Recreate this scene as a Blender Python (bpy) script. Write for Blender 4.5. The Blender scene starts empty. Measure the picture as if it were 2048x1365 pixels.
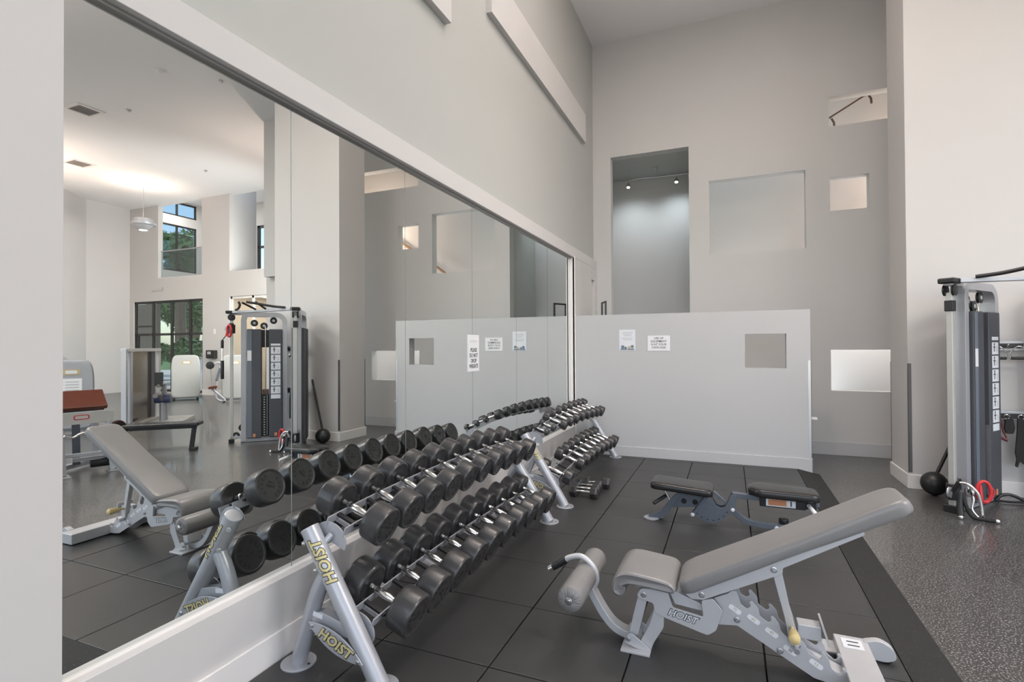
import bpy, bmesh, math, random
from mathutils import Vector, Matrix
from math import sin, cos, pi, radians, atan2, sqrt
random.seed(7)
sc = bpy.context.scene
COL = sc.collection

# ------------------------------------------------------------------ camera
cam_d = bpy.data.cameras.new('camera'); cam = bpy.data.objects.new('camera', cam_d); COL.objects.link(cam)
yaw, pit, rol = radians(22.6266), radians(.5764), radians(.3173)
fwd = Vector((-sin(yaw)*cos(pit), cos(yaw)*cos(pit), sin(pit)))
rt0 = Vector((cos(yaw), sin(yaw), 0)); up0 = rt0.cross(fwd)
rt = rt0*cos(rol) - up0*sin(rol); up = rt0*sin(rol) + up0*cos(rol)
mw = Matrix((rt, up, -fwd)).transposed().to_4x4(); mw.translation = Vector((1.8602, 0, 1.386))
cam.matrix_world = mw
cam_d.sensor_width = 36; cam_d.lens = 1047.12/2048*36; cam_d.clip_end = 300; cam_d.clip_start = .05
sc.camera = cam
sc.view_settings.view_transform = 'Standard'; sc.view_settings.look = 'None'
sc.view_settings.gamma = 1; sc.view_settings.use_curve_mapping = False
sc.view_settings.exposure = 0.0
# ------------------------------------------------------------------ sky
w = bpy.data.worlds.new('world'); sc.world = w; w.use_nodes = True
nt = w.node_tree; bg = nt.nodes['Background']
sky = nt.nodes.new('ShaderNodeTexSky'); sky.sky_type = 'NISHITA'; sky.sun_disc = False
sky.sun_elevation = radians(48); sky.sun_rotation = radians(200)
nt.links.new(sky.outputs[0], bg.inputs[0]); bg.inputs[1].default_value = .30
sd = bpy.data.lights.new('sun', 'SUN'); sd.energy = 3.2; sd.angle = .02; sd.color = (1, .95, .86)
so_ = bpy.data.objects.new('sun', sd); COL.objects.link(so_); so_.rotation_euler = (radians(-30), 0, 0)
def area(name, loc, rot, sx, sy, power, col=(1, 1, 1), spread=pi):
    d = bpy.data.lights.new(name, 'AREA'); d.shape = 'RECTANGLE'; d.size = sx; d.size_y = sy
    d.energy = power; d.color = col; d.spread = spread
    o = bpy.data.objects.new(name, d); COL.objects.link(o); o.location = loc
    o.rotation_euler = rot; return o
def point(name, loc, power, col=(1, .8, .62), r=.1):
    d = bpy.data.lights.new(name, 'POINT'); d.energy = power; d.color = col; d.shadow_soft_size = r
    o = bpy.data.objects.new(name, d); COL.objects.link(o); o.location = loc; return o
WARM = (1, .80, .64)
# daylight through the tall windows behind the camera and on the right; then two added fills
area('window_daylight_rear', (3.2, -3.8, 2.9), (radians(90), 0, 0), 5.0, 4.4, 80, (1, .99, .985))
area('window_daylight_right', (11.8, 0.2, 2.9), (radians(90), 0, radians(90)), 5.8, 4.4, 56, (1, .99, .985))
area('rear_right_fill', (9.0, -3.8, 2.9), (radians(90), 0, 0), 5.0, 4.4, 110, (1, .985, .975))  # added fill that brightens the far wall and the slanted wall
area('passage_fill', (6.66, 9.3, 2.9), (radians(84), 0, radians(-90)), 2.4, 2.2, 330, (1, .985, .97), radians(115))  # unseen fill added for the slanted walls; the passage wall has no window
# unseen overhead fills added above the gym floor
area('ceiling_fill_near', (2.1, 3.0, 5.78), (0, 0, 0), 2.6, 4.4, 82, (1, .985, .975))
area('ceiling_fill_far', (8.2, 1.6, 5.75), (0, 0, 0), 5.0, 3.2, 440, (1, .97, .95))

# ------------------------------------------------------------------ materials
def mat(name, col, rough=.5, metal=0, noise=0, nscale=8, bump=0, bscale=60, spec=.5, emit=None, es=0, speck=None, alpha=None, coat=0):
    m = bpy.data.materials.new(name); m.use_nodes = True
    t = m.node_tree; p = t.nodes['Principled BSDF']
    p.inputs['Base Color'].default_value = (*col, 1); p.inputs['Roughness'].default_value = rough
    p.inputs['Metallic'].default_value = metal; p.inputs['Specular IOR Level'].default_value = spec
    if coat: p.inputs['Coat Weight'].default_value = coat
    tc = t.nodes.new('ShaderNodeTexCoord')
    last = None
    if noise:
        n = t.nodes.new('ShaderNodeTexNoise'); n.inputs['Scale'].default_value = nscale; n.inputs['Detail'].default_value = 5
        t.links.new(tc.outputs['Object'], n.inputs['Vector'])
        mx = t.nodes.new('ShaderNodeMix'); mx.data_type = 'RGBA'
        mx.inputs[6].default_value = (*[c*(1-noise) for c in col], 1); mx.inputs[7].default_value = (*[min(1, c*(1+noise)) for c in col], 1)
        t.links.new(n.outputs['Fac'], mx.inputs[0]); t.links.new(mx.outputs[2], p.inputs['Base Color']); last = mx.outputs[2]
    if speck:
        sc_, th, scol = speck
        v = t.nodes.new('ShaderNodeTexNoise'); v.inputs['Scale'].default_value = sc_; v.inputs['Detail'].default_value = 2
        t.links.new(tc.outputs['Object'], v.inputs['Vector'])
        r = t.nodes.new('ShaderNodeMapRange'); r.inputs[1].default_value = th; r.inputs[2].default_value = th+.06
        t.links.new(v.outputs['Fac'], r.inputs[0])
        mx = t.nodes.new('ShaderNodeMix'); mx.data_type = 'RGBA'
        mx.inputs[6].default_value = (*col, 1); mx.inputs[7].default_value = (*scol, 1)
        if last: t.links.new(last, mx.inputs[6])
        t.links.new(r.outputs[0], mx.inputs[0]); t.links.new(mx.outputs[2], p.inputs['Base Color'])
    if bump:
        n = t.nodes.new('ShaderNodeTexNoise'); n.inputs['Scale'].default_value = bscale; n.inputs['Detail'].default_value = 3
        t.links.new(tc.outputs['Object'], n.inputs['Vector'])
        b = t.nodes.new('ShaderNodeBump'); b.inputs['Strength'].default_value = bump; b.inputs['Distance'].default_value = .002
        t.links.new(n.outputs['Fac'], b.inputs['Height']); t.links.new(b.outputs[0], p.inputs['Normal'])
    if emit:
        p.inputs['Emission Color'].default_value = (*emit, 1); p.inputs['Emission Strength'].default_value = es
    if alpha is not None: p.inputs['Alpha'].default_value = alpha
    return m
M = dict(
 paint_white=mat('paint_white', (.60, .582, .570), .75, noise=.015, nscale=3, bump=.05, bscale=200),
 paint_trim=mat('paint_trim', (.80, .77, .75), .45),
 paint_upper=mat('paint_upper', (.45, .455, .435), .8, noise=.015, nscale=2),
 paint_grey=mat('paint_grey', (.575, .57, .56), .8, noise=.02, nscale=2),
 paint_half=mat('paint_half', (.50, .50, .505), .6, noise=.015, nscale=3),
 paint_warm=mat('paint_warm', (.70, .64, .58), .8),
 ceiling=mat('ceiling_paint', (.86, .86, .86), .9),
 mirror=mat('mirror_glass', (.86, .885, .87), .0, 1),
 backing=mat('mirror_backing', (.82, .86, .84), .5),
 track=mat('track_metal', (.35, .34, .33), .4, .6),
 rubber_floor=mat('rubber_floor', (.032, .031, .030), .30, noise=.22, nscale=2.5, bump=.35, bscale=300, spec=1.0, coat=.25, speck=(115, .57, (.34, .33, .32))),
 rubber_ramp=mat('rubber_ramp', (.012, .012, .012), .75, noise=.3, nscale=30, bump=1, bscale=300, speck=(150, .70, (.22, .21, .2))),
 rubber_mat=mat('rubber_mat', (.037, .037, .037), .42, noise=.18, nscale=3, bump=.25, bscale=250, speck=(90, .74, (.12, .115, .11))),
  guard=mat('guard_metal', (.20, .19, .19), .4, .6),
 rubber_gap=mat('rubber_gap', (.006, .006, .006), .9),
 silver=mat('silver_paint', (.43, .44, .47), .36, .3, noise=.03, nscale=20, coat=.3),
 silver_worn=mat('silver_worn', (.56, .56, .575), .42, .3, noise=.06, nscale=12),
 chrome=mat('chrome', (.80, .78, .76), .16, 1),
 steel=mat('steel', (.55, .55, .56), .32, .9),
 slate=mat('slate_metal', (.15, .17, .20), .45, .5, noise=.15, nscale=60),
 urethane=mat('black_urethane', (.036, .035, .036), .33, noise=.35, nscale=6, bump=.2, bscale=90, coat=.15),
 face=mat('urethane_face', (.018, .018, .018), .5, bump=.5, bscale=120),
 black=mat('black_plastic', (.015, .015, .016), .4),
 black_matte=mat('black_matte', (.012, .012, .012), .75),
 vinyl=mat('grey_vinyl', (.215, .208, .206), .33, noise=.05, nscale=4, bump=.12, bscale=220),
 vinyl_black=mat('black_vinyl', (.018, .017, .017), .27, bump=.2, bscale=150),
 maroon=mat('maroon_vinyl', (.095, .018, .006), .32, noise=.25, nscale=12),
 red=mat('red_plastic', (.55, .03, .035), .35),
 dark_red=mat('dark_red', (.10, .012, .014), .4),
 blue=mat('blue_vinyl', (.05, .07, .16), .4),
 charcoal=mat('charcoal_panel', (.070, .074, .086), .5, noise=.1, nscale=50, bump=.3, bscale=300),
 charcoal_light=mat('charcoal_edge', (.14, .165, .20), .45),
 shroud=mat('silver_shroud', (.50, .50, .48), .4, .3, noise=.05, nscale=4),
 cream=mat('cream_plastic', (.66, .52, .24), .45),
 paper=mat('paper', (.80, .80, .82), .7),
 label=mat('sticker_white', (.72, .74, .78), .5),
 ink=mat('ink', (.05, .05, .055), .7),
 grey_ink=mat('grey_ink', (.45, .45, .46), .7),
 blue_ink=mat('blue_ink', (.16, .21, .28), .7),
 orange_ink=mat('orange_ink', (.62, .25, .12), .6),
 tan_ink=mat('tan_ink', (.50, .42, .24), .6),
 red_ink=mat('red_ink', (.5, .04, .05), .6),
 gold=mat('logo_gold', (.62, .54, .26), .45),
 bronze=mat('bronze_frame', (.035, .032, .030), .5),
 wood=mat('wood_rail', (.36, .20, .11), .4, noise=.2, nscale=30),
 brown_trim=mat('brown_track', (.12, .07, .05), .5),
 brown_wall=mat('brown_stucco', (.25, .20, .16), .9),
 tinted=mat('tinted_panel', (.045, .032, .022), .12),
 glow=mat('lamp_glow', (1, .95, .85), .5, emit=(1, .9, .75), es=7),
 grass=mat('grass', (.10, .20, .05), .9, noise=.4, nscale=5),
 leaf=mat('leaf', (.09, .20, .05), .6, noise=.5, nscale=1.5),
 bark=mat('bark', (.20, .15, .11), .9, noise=.3, nscale=8),
 pave=mat('pavement', (.55, .53, .50), .8),
)
g = bpy.data.materials.new('window_glass'); g.use_nodes = True
t = g.node_tree; t.nodes.remove(t.nodes['Principled BSDF'])
tr = t.nodes.new('ShaderNodeBsdfTransparent'); tr.inputs[0].default_value = (.80, .84, .84, 1)
gl = t.nodes.new('ShaderNodeBsdfGlossy'); gl.inputs['Roughness'].default_value = .02
mx = t.nodes.new('ShaderNodeMixShader'); mx.inputs[0].default_value = .07
t.links.new(tr.outputs[0], mx.inputs[1]); t.links.new(gl.outputs[0], mx.inputs[2]); t.links.new(mx.outputs[0], t.nodes['Material Output'].inputs[0])
M['glass'] = g

# ------------------------------------------------------------------ object helpers
def wm(o):
    m = o.matrix_basis.copy(); p = o.parent
    while p: m = p.matrix_basis @ m; p = p.parent
    return m
def tag(o, label=None, cat=None, group=None, kind=None):
    if label: o['label'] = label
    if cat: o['category'] = cat
    if group: o['group'] = group
    if kind: o['kind'] = kind
    return o
def thing(name, label, cat, loc, group=None, rotz=0):
    o = bpy.data.objects.new(name, None); COL.objects.link(o); o.empty_display_size = .1
    o.location = loc; o.rotation_euler = (0, 0, rotz); return tag(o, label, cat, group)
class B:
    """collects solids, all in world coordinates, then links them as one mesh object"""
    def __init__(s): s.b = bmesh.new()
    def poly(s, top, bot):
        b = s.b; n = len(top); t_ = [b.verts.new(p) for p in top]; u = [b.verts.new(p) for p in bot]
        b.faces.new(t_); b.faces.new(u[::-1])
        for i in range(n): b.faces.new((t_[i], u[i], u[(i+1) % n], t_[(i+1) % n]))
        return s
    def box(s, x0, x1, y0, y1, z0, z1):
        return s.poly([(x0, y0, z1), (x1, y0, z1), (x1, y1, z1), (x0, y1, z1)], [(x0, y0, z0), (x1, y0, z0), (x1, y1, z0), (x0, y1, z0)])
    def obox(s, c, ax, ay, az, sx, sy, sz):
        c, ax, ay, az = Vector(c), Vector(ax).normalized()*sx/2, Vector(ay).normalized()*sy/2, Vector(az).normalized()*sz/2
        q = [(-1, -1), (1, -1), (1, 1), (-1, 1)]
        return s.poly([c+ax*i+ay*j+az for i, j in q], [c+ax*i+ay*j-az for i, j in q])
    def ring_solid(s, rings, cap=True):
        b = s.b; R = [[b.verts.new(p) for p in r] for r in rings]; n = len(R[0])
        for a, c in zip(R, R[1:]):
            for i in range(n): b.faces.new((a[i], a[(i+1) % n], c[(i+1) % n], c[i]))
        if cap: b.faces.new(R[0][::-1]); b.faces.new(R[-1])
        return s
    def lathe(s, p0, ax, prof, seg=24):
        """prof: list of (distance along axis, radius)"""
        ax = Vector(ax).normalized(); p0 = Vector(p0)
        e = Vector((0, 0, 1)) if abs(ax.z) < .9 else Vector((1, 0, 0))
        u = ax.cross(e).normalized(); v = ax.cross(u)
        return s.ring_solid([[p0+ax*d+(u*cos(2*pi*i/seg)+v*sin(2*pi*i/seg))*max(r, .0004) for i in range(seg)] for d, r in prof])
    def cyl(s, a, b_, r, r2=None, seg=20, bev=0):
        a, b_ = Vector(a), Vector(b_); L = (b_-a).length; r2 = r if r2 is None else r2
        pr = [(0, r), (L, r2)] if not bev else [(0, r-bev), (bev*.3, r-bev*.3), (bev, r), (L-bev, r2), (L-bev*.3, r2-bev*.3), (L, r2-bev)]
        return s.lathe(a, b_-a, pr, seg)
    def sphere(s, c, r, seg=24, rz=None):
        n = 14
        return s.lathe(Vector(c)-Vector((0, 0, rz or r)), (0, 0, 1), [((rz or r)*(1-cos(pi*i/n)), r*sin(pi*i/n)) for i in range(n+1)], seg)
    def sweep(s, pts, prof, side, closed=False):
        """prof: 2-D section points (a along side, b along normal)"""
        pts = [Vector(p) for p in pts]; side = Vector(side).normalized(); R = []
        for i, p in enumerate(pts):
            d = (pts[min(i+1, len(pts)-1)]-pts[max(i-1, 0)]).normalized()
            n = d.cross(side).normalized(); sd = n.cross(d)
            R.append([p+sd*a+n*b for a, b in prof])
        return s.ring_solid(R)
    def tube(s, pts, r, seg=12):
        pts = [Vector(p) for p in pts]; R = []; prev = None
        for i, p in enumerate(pts):
            d = (pts[min(i+1, len(pts)-1)]-pts[max(i-1, 0)]).normalized()
            if prev is None:
                e = Vector((0, 0, 1)) if abs(d.z) < .9 else Vector((1, 0, 0)); u = d.cross(e).normalized()
            else: u = (prev-d*prev.dot(d)).normalized()
            prev = u; v = d.cross(u); rr = r[i] if isinstance(r, (list, tuple)) else r
            R.append([p+(u*cos(2*pi*k/seg)+v*sin(2*pi*k/seg))*rr for k in range(seg)])
        return s.ring_solid(R)
    def flat(s, pts2, to3, nrm, th):
        """extrude a 2-D outline; to3 maps (a,b) to a world point, nrm*th is the extrusion"""
        n = Vector(nrm).normalized()*th; a = [Vector(to3(*p)) for p in pts2]
        return s.poly([p+n for p in a], a)
    def build(s, name, m, parent=None, smooth=True, bevel=0, seg=2, angle=35, sub=0):
        bmesh.ops.recalc_face_normals(s.b, faces=s.b.faces)
        me = bpy.data.meshes.new(name); s.b.to_mesh(me); s.b.free()
        me.materials.append(M[m] if isinstance(m, str) else m)
        if smooth:
            for p in me.polygons: p.use_smooth = True
            if not sub: me.set_sharp_from_angle(angle=radians(angle))
        o = bpy.data.objects.new(name, me); COL.objects.link(o)
        if parent: o.parent = parent; me.transform(wm(parent).inverted())
        if bevel:
            k = o.modifiers.new('bevel', 'BEVEL'); k.width = bevel; k.segments = seg; k.limit_method = 'ANGLE'; k.angle_limit = radians(40)
            k.harden_normals = True
        if sub:
            k = o.modifiers.new('sub', 'SUBSURF'); k.levels = k.render_levels = sub
        return o
def smoothpath(pts, n=6):
    """Catmull-Rom through the points"""
    P = [Vector(p) for p in pts]; P = [P[0]*2-P[1]]+P+[P[-1]*2-P[-2]]; out = []
    for i in range(1, len(P)-2):
        for k in range(n):
            t = k/n; a, b, c, d = P[i-1:i+3]
            out.append(.5*((2*b)+(c-a)*t+(2*a-5*b+4*c-d)*t*t+(3*b-a-3*c+d)*t**3))
    return out+[P[-2]]
def arcpts(cx, cy, r, a0, a1, n=10): return [(cx+r*cos(a0+(a1-a0)*i/n), cy+r*sin(a0+(a1-a0)*i/n)) for i in range(n+1)]
def text(name, s, O, R, U, size, m, parent=None, depth=.0015, shear=0, bold=0, align='CENTER', sx=1, lines=1.0):
    c = bpy.data.curves.new(name, 'FONT'); c.body = s; c.size = size; c.align_x = align; c.align_y = 'CENTER'
    c.extrude = depth; c.shear = shear; c.offset = bold; c.space_line = lines; c.resolution_u = 2
    tmp = bpy.data.objects.new('tmp', c); COL.objects.link(tmp)
    bpy.context.view_layer.update()
    me = bpy.data.meshes.new_from_object(tmp.evaluated_get(bpy.context.evaluated_depsgraph_get()))
    bpy.data.objects.remove(tmp); bpy.data.curves.remove(c)
    R, U = Vector(R).normalized(), Vector(U).normalized(); N = R.cross(U)
    mm = Matrix((R*sx, U, N)).transposed().to_4x4(); mm.translation = Vector(O)
    me.transform(mm); me.name = name; me.materials.clear(); me.materials.append(M[m])
    o = bpy.data.objects.new(name, me); COL.objects.link(o)
    if parent: o.parent = parent; me.transform(wm(parent).inverted())
    return o
def wrap(o, parent, axis_p, e, n0, rad):
    """lay a flat lettering mesh, built in the plane e x across, round a tube"""
    m = wm(parent); mi = m.inverted(); ac = n0.cross(e)
    bm = bmesh.new(); bm.from_mesh(o.data); bmesh.ops.triangulate(bm, faces=bm.faces)
    for _ in range(4): bmesh.ops.subdivide_edges(bm, edges=[q for q in bm.edges if q.calc_length() > .006], cuts=1); bmesh.ops.triangulate(bm, faces=bm.faces)
    bm.to_mesh(o.data); bm.free()
    for v in o.data.vertices:
        q = m @ v.co-axis_p; a = q.dot(e); b_ = q.dot(ac); h = q.dot(n0)
        t = b_/rad; v.co = mi @ (axis_p+e*a+(n0*cos(t)+ac*sin(t))*h)
def structure(o): o['kind'] = 'structure'; return o
def struct(name, b, m, bevel=0, parent=None): 
    o = b.build(name, m, parent, smooth=False, bevel=bevel)
    return o if parent else structure(o)
def holes(b, axis, c0, c1, u0, u1, z0, z1, hs):
    """wall slab between c0..c1 on its thin axis with rectangular holes hs=(ua,ub,za,zb)"""
    us = sorted({u0, u1, *[h[0] for h in hs], *[h[1] for h in hs]}); zs = sorted({z0, z1, *[h[2] for h in hs], *[h[3] for h in hs]})
    us = [u for u in us if u0 <= u <= u1]; zs = [z for z in zs if z0 <= z <= z1]
    for a, c in zip(us, us[1:]):
        run = None
        cells = []
        for d, e in zip(zs, zs[1:]):
            um, zm = (a+c)/2, (d+e)/2
            inside = any(h[0] < um < h[1] and h[2] < zm < h[3] for h in hs)
            if inside: run = None
            elif run is None: run = [d, e]; cells.append(run)
            else: run[1] = e
        for d, e in cells:
            if axis == 'y': b.box(a, c, c0, c1, d, e)
            else: b.box(c0, c1, a, c, d, e)
    return b

# ================================================================== THE ROOM
CZ = 5.85; MZ = .05
struct('floor', B().poly([(-.2, -4, 0), (12, -4, 0), (12.1, 3.6, 0), (16.1, 9.5, 0), (16.1, 10.95, 0), (-.2, 10.95, 0)],
                         [(-.2, -4, -.1), (12, -4, -.1), (12.1, 3.6, -.1), (16.1, 9.5, -.1), (16.1, 10.95, -.1), (-.2, 10.95, -.1)]), 'rubber_floor')
struct('ceiling', B().poly([(-.2, -4.2, CZ+.12), (12, -4.2, CZ+.12), (12.1, 3.6, CZ+.12), (16.1, 9.5, CZ+.12), (16.1, 10.95, CZ+.12), (6.6, 10.95, CZ+.12), (6.6, 7.775, CZ+.12), (-.2, 7.775, CZ+.12)],
                           [(-.2, -4.2, CZ), (12, -4.2, CZ), (12.1, 3.6, CZ), (16.1, 9.5, CZ), (16.1, 10.95, CZ), (6.6, 10.95, CZ), (6.6, 7.775, CZ), (-.2, 7.775, CZ)]), 'ceiling')
# left wall, upper part set back; the lower part stands 5 cm proud and frames the mirror
b = B().box(-.2, -.012, -4, 7.625, 0, 2.55).box(-.2, 0, -4, 7.625, 2.55, CZ)
struct('wall_left', b, 'paint_upper')
b = B()
b.box(-.012, .05, -4, 7.625, 0, .381).box(-.012, .05, -4, 7.625, 2.505, 2.635)
b.box(-.012, .05, -4, .914, .381, 2.505)
b.box(-.012, .05, 6.402, 7.29, .381, 2.505).box(-.012, .05, 7.47, 7.625, .381, 2.505).box(-.012, .05, 7.29, 7.47, 2.33, 2.505).box(-.012, .012, 7.29, 7.47, .381, 2.33)
struct('wall_left_surround', b, 'paint_white', bevel=.003).name = 'trim_1'
struct('trim_2', B().box(0, .018, .914, 6.402, 2.492, 2.512), 'track')
struct('trim_3', B().box(.0, .012, .914, 6.402, .379, .3845), 'paint_trim')
struct('trim_4', B().box(.0, .030, 6.385, 6.402, .381, 2.505).box(.0, .058, 6.402, 6.414, .05, 2.52), 'paint_trim')
struct('baseboard_left', B().box(.05, .064, -4, 6.396, 0, .168), 'paint_trim', bevel=.004)
# ledges high on the left wall
tag(B().box(0, .05, 3.945, 7.03, 4.18, 4.57).build('wall_ledge', 'paint_white', smooth=False), 'long white horizontal ledge high on the left wall, nearer the corner', 'ledge')
tag(B().box(0, .05, .9, 3.257, 3.69, 4.08).build('wall_ledge', 'paint_white', smooth=False), 'lower white ledge cut by the top edge of the photo, above the mirror', 'ledge')
# half wall
b = holes(B(), 'y', 6.414, 6.55, .05, 2.654, 0, 1.767, [(2.012, 2.424, 1.127, 1.508)])
struct('wall_half', b, 'paint_half')
b = B().box(.06, 2.668, 6.396, 6.414, .0, .165).box(2.654, 2.668, 6.396, 6.565, 0, .165)
struct('baseboard_half', b, 'paint_half', bevel=.005)
tag(B().box(2.628, 2.657, 6.411, 6.414, .17, 1.215).box(2.654, 2.657, 6.411, 6.5, .17, 1.215).build('corner_guard', 'steel', smooth=False), 'brushed metal corner guard on the free end of the half wall', 'corner guard')
# back wall with its niche and openings
BH = [(.262, 1.35, 1.835, 4.145), (1.607, 2.769, 2.619, 3.63), (3.038, 3.458, 3.07, 3.496), (3.035, 4.3, 4.14, 4.515), (3.028, 4.02, .805, 1.32)]
b = holes(B(), 'y', 7.625, 7.775, -.2, 4.75, 0, CZ, BH); b.box(4.75, 6.6, 7.625, 7.775, 2.78, CZ)
struct('wall_back', b, 'paint_grey')
struct('baseboard_back', B().box(.05, 4.75, 7.61, 7.625, 0, .165), 'paint_half', bevel=.004)
# column on the right
struct('wall_column', B().box(3.435, 4.70, 6.12, 6.70, 0, CZ), 'paint_white')
struct('baseboard_column', B().box(3.42, 4.715, 6.105, 6.715, 0, .136), 'paint_trim', bevel=.005)
for y, dx, dy, lb in ((6.117, 0, 0, 'brushed metal corner guard on the near corner of the white column'), (6.703, 0, 1, 'brushed metal corner guard on the far corner of the white column')):
    if dy: b = B().box(3.432, 3.435, 6.690, 6.703, .155, 1.20).box(3.432, 3.46, 6.70, 6.703, .155, 1.2)
    else: b = B().box(3.432, 3.462, 6.117, 6.12, .155, 1.20).box(3.432, 3.435, 6.117, 6.125, .155, 1.2)
    tag(b.build('corner_guard', 'guard', smooth=False), lb, 'corner guard')
# stairwell behind the back wall
b = B().box(-.3, 6.7, 8.85, 9.0, 0, 5.4).box(-.3, -.15, 7.775, 9, 0, 5.4).box(6.6, 6.7, 7.775, 9, 0, 5.4)
struct('wall_stairwell', b, 'paint_white')
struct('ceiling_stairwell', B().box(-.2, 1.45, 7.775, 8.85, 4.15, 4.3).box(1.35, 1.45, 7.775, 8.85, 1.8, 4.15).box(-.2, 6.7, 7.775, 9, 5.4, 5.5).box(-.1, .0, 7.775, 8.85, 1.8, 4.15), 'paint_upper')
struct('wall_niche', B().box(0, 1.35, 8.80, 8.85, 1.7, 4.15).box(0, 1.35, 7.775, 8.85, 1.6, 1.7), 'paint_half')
# outer walls of the big room
holes_rear = [(-.0+.6, 5.9, .6, 5.2), (6.3, 11.6, .6, 5.2)]
b = holes(B(), 'y', -4.15, -4, -.2, 12, 0, CZ, holes_rear)
struct('wall_rear', b, 'paint_white')
b = B(); 
for x in (.6, 1.9, 3.2, 4.5, 5.85): b.box(x, x+.06, -4.1, -4.04, .6, 5.2)
for z in (.6, 2.9, 5.14): b.box(.6, 5.9, -4.1, -4.04, z, z+.06)
for x in (6.3, 8.0, 9.8, 11.54): b.box(x, x+.06, -4.1, -4.04, .6, 5.2)  # second window bay, unseen, added along with the rear-right fill
for z in (.6, 2.9, 5.14): b.box(6.3, 11.6, -4.1, -4.04, z, z+.06)
struct('window_1', b, 'bronze')
b = holes(B(), 'x', 12, 12.15, -4, 3.6, 0, CZ, [(-2.9, 3.2, .6, 5.2)])
b.poly([(12, 3.6, CZ), (15.83, 9.5, CZ), (15.98, 9.5, CZ), (12.15, 3.6, CZ)], [(12, 3.6, 0), (15.83, 9.5, 0), (15.98, 9.5, 0), (12.15, 3.6, 0)])
b.poly([(15.83, 9.5, CZ), (15.95, 10.8, CZ), (16.1, 10.8, CZ), (15.98, 9.5, CZ)], [(15.83, 9.5, 0), (15.95, 10.8, 0), (16.1, 10.8, 0), (15.98, 9.5, 0)])
struct('wall_right', b, 'paint_white')
b = B()
for y in (-2.9, -.9, 1.1, 3.14): b.box(12.04, 12.1, y, y+.06, .6, 5.2)
for z in (.6, 2.9, 5.14): b.box(12.04, 12.1, -2.9, 3.2, z, z+.06)
struct('window_2', b, 'bronze')
b = holes(B(), 'y', 10.8, 10.95, 6.45, 16.1, 0, CZ, [(12.58, 15.76, .04, 2.86), (12.62, 14.58, 3.57, CZ), (9.7, 11.47, 3.6, CZ), (9.75, 11.47, .16, 2.87)])
struct('wall_far', b, 'paint_white')
struct('baseboard_far', B().box(6.6, 9.75, 10.785, 10.8, 0, .16).box(11.47, 12.58, 10.785, 10.8, 0, .16).box(9.75, 11.47, 10.785, 10.8, 0, .15), 'paint_trim')
struct('wall_passage', B().box(6.45, 6.6, 7.775, 10.95, 0, CZ), 'paint_white')
# window wall of the ground floor
b = B()
for x in (12.58, 13.16, 13.99, 14.85, 15.70): b.box(x, x+.065, 10.84, 10.9, .04, 2.86)
for z in (.04, 1.78, 2.79): b.box(12.58, 15.76, 10.84, 10.9, z, z+.07)
b.box(14.9, 15.7, 10.84, 10.9, 2.05, 2.1).box(15.6, 15.66, 10.84, 10.9, .04, 1.8)
wf = struct('window_3', b, 'bronze')
B().box(12.6, 15.75, 10.868, 10.872, .05, 2.85).build('pane', 'glass', wf, smooth=False)
b = B()
for x in (9.76, 10.55, 11.40): b.box(x, x+.07, 10.84, 10.9, .16, 2.87)
b.box(9.76, 11.47, 10.84, 10.9, 2.80, 2.87).box(9.76, 11.47, 10.84, 10.9, .16, .22)
wf = struct('window_4', b, 'paint_trim')
B().box(9.8, 11.4, 10.868, 10.872, .2, 2.82).build('pane', 'glass', wf, smooth=False)
# bright neighbouring room and mezzanine
struct('wall_lounge', B().box(8.6, 12.55, 13.6, 13.7, 0, 3.2).box(12.45, 12.55, 10.95, 13.7, 0, 3.2).box(8.5, 8.6, 10.95, 13.7, 0, 3.2), 'paint_warm')
struct('floor_lounge', B().box(8.5, 12.5, 10.95, 13.7, -.1, 0), 'pave')
struct('ceiling_lounge', B().box(8.5, 16.1, 10.95, 13.9, 3.1, 3.45), 'ceiling')
b = holes(B(), 'y', 13.75, 13.9, 8.4, 16.1, 3.45, 6.7, [(12.6, 13.74, 3.9, 5.75)])
struct('wall_mezzanine', holes(b, 'x', 16.0, 16.15, 10.95, 13.9, 3.45, 6.7, [(11.2, 13.12, 4.08, 5.70), (11.2, 13.12, 6.02, 6.52)]), 'paint_white')
struct('wall_mezzanine_side', B().box(11.47, 11.6, 10.95, 11.73, 3.45, 6.7).box(8.3, 8.4, 10.95, 13.9, 3.45, 6.7), 'paint_grey')
struct('ceiling_mezzanine', B().box(8.3, 16.1, 10.95, 13.9, 6.58, 6.7), 'ceiling')
b = B()
for z0, z1 in ((4.08, 5.70), (6.02, 6.52)):
    for y in (11.2, 12.39, 13.08): b.box(16.02, 16.08, y, y+.05, z0, z1)
    b.box(16.02, 16.08, 11.2, 13.12, z0, z0+.05).box(16.02, 16.08, 11.2, 13.12, z1-.05, z1)
b.box(16.02, 16.08, 11.2, 13.12, 4.68, 4.72)
wf = struct('window_5', b, 'bronze')
b = B()
for x in (12.6, 13.66): b.box(x, x+.08, 13.8, 13.86, 3.9, 5.75)
for z in (3.9, 4.95, 5.67): b.box(12.6, 13.74, 13.8, 13.86, z, z+.08)
struct('window_6', b, 'bronze')
B().box(16.045, 16.05, 11.2, 13.12, 4.1, 6.5).build('pane', 'glass', wf, smooth=False)
rl = thing('glass_railing', 'clear glass railing with thin top rail along the mezzanine edge', 'railing', (13.6, 10.9, 3.57))
B().box(12.62, 14.58, 10.9, 10.91, 3.6, 4.40).build('pane', 'glass', rl, smooth=False)
B().box(12.62, 14.58, 10.89, 10.92, 4.40, 4.43).build('top_rail', 'steel', rl, smooth=False)
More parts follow.
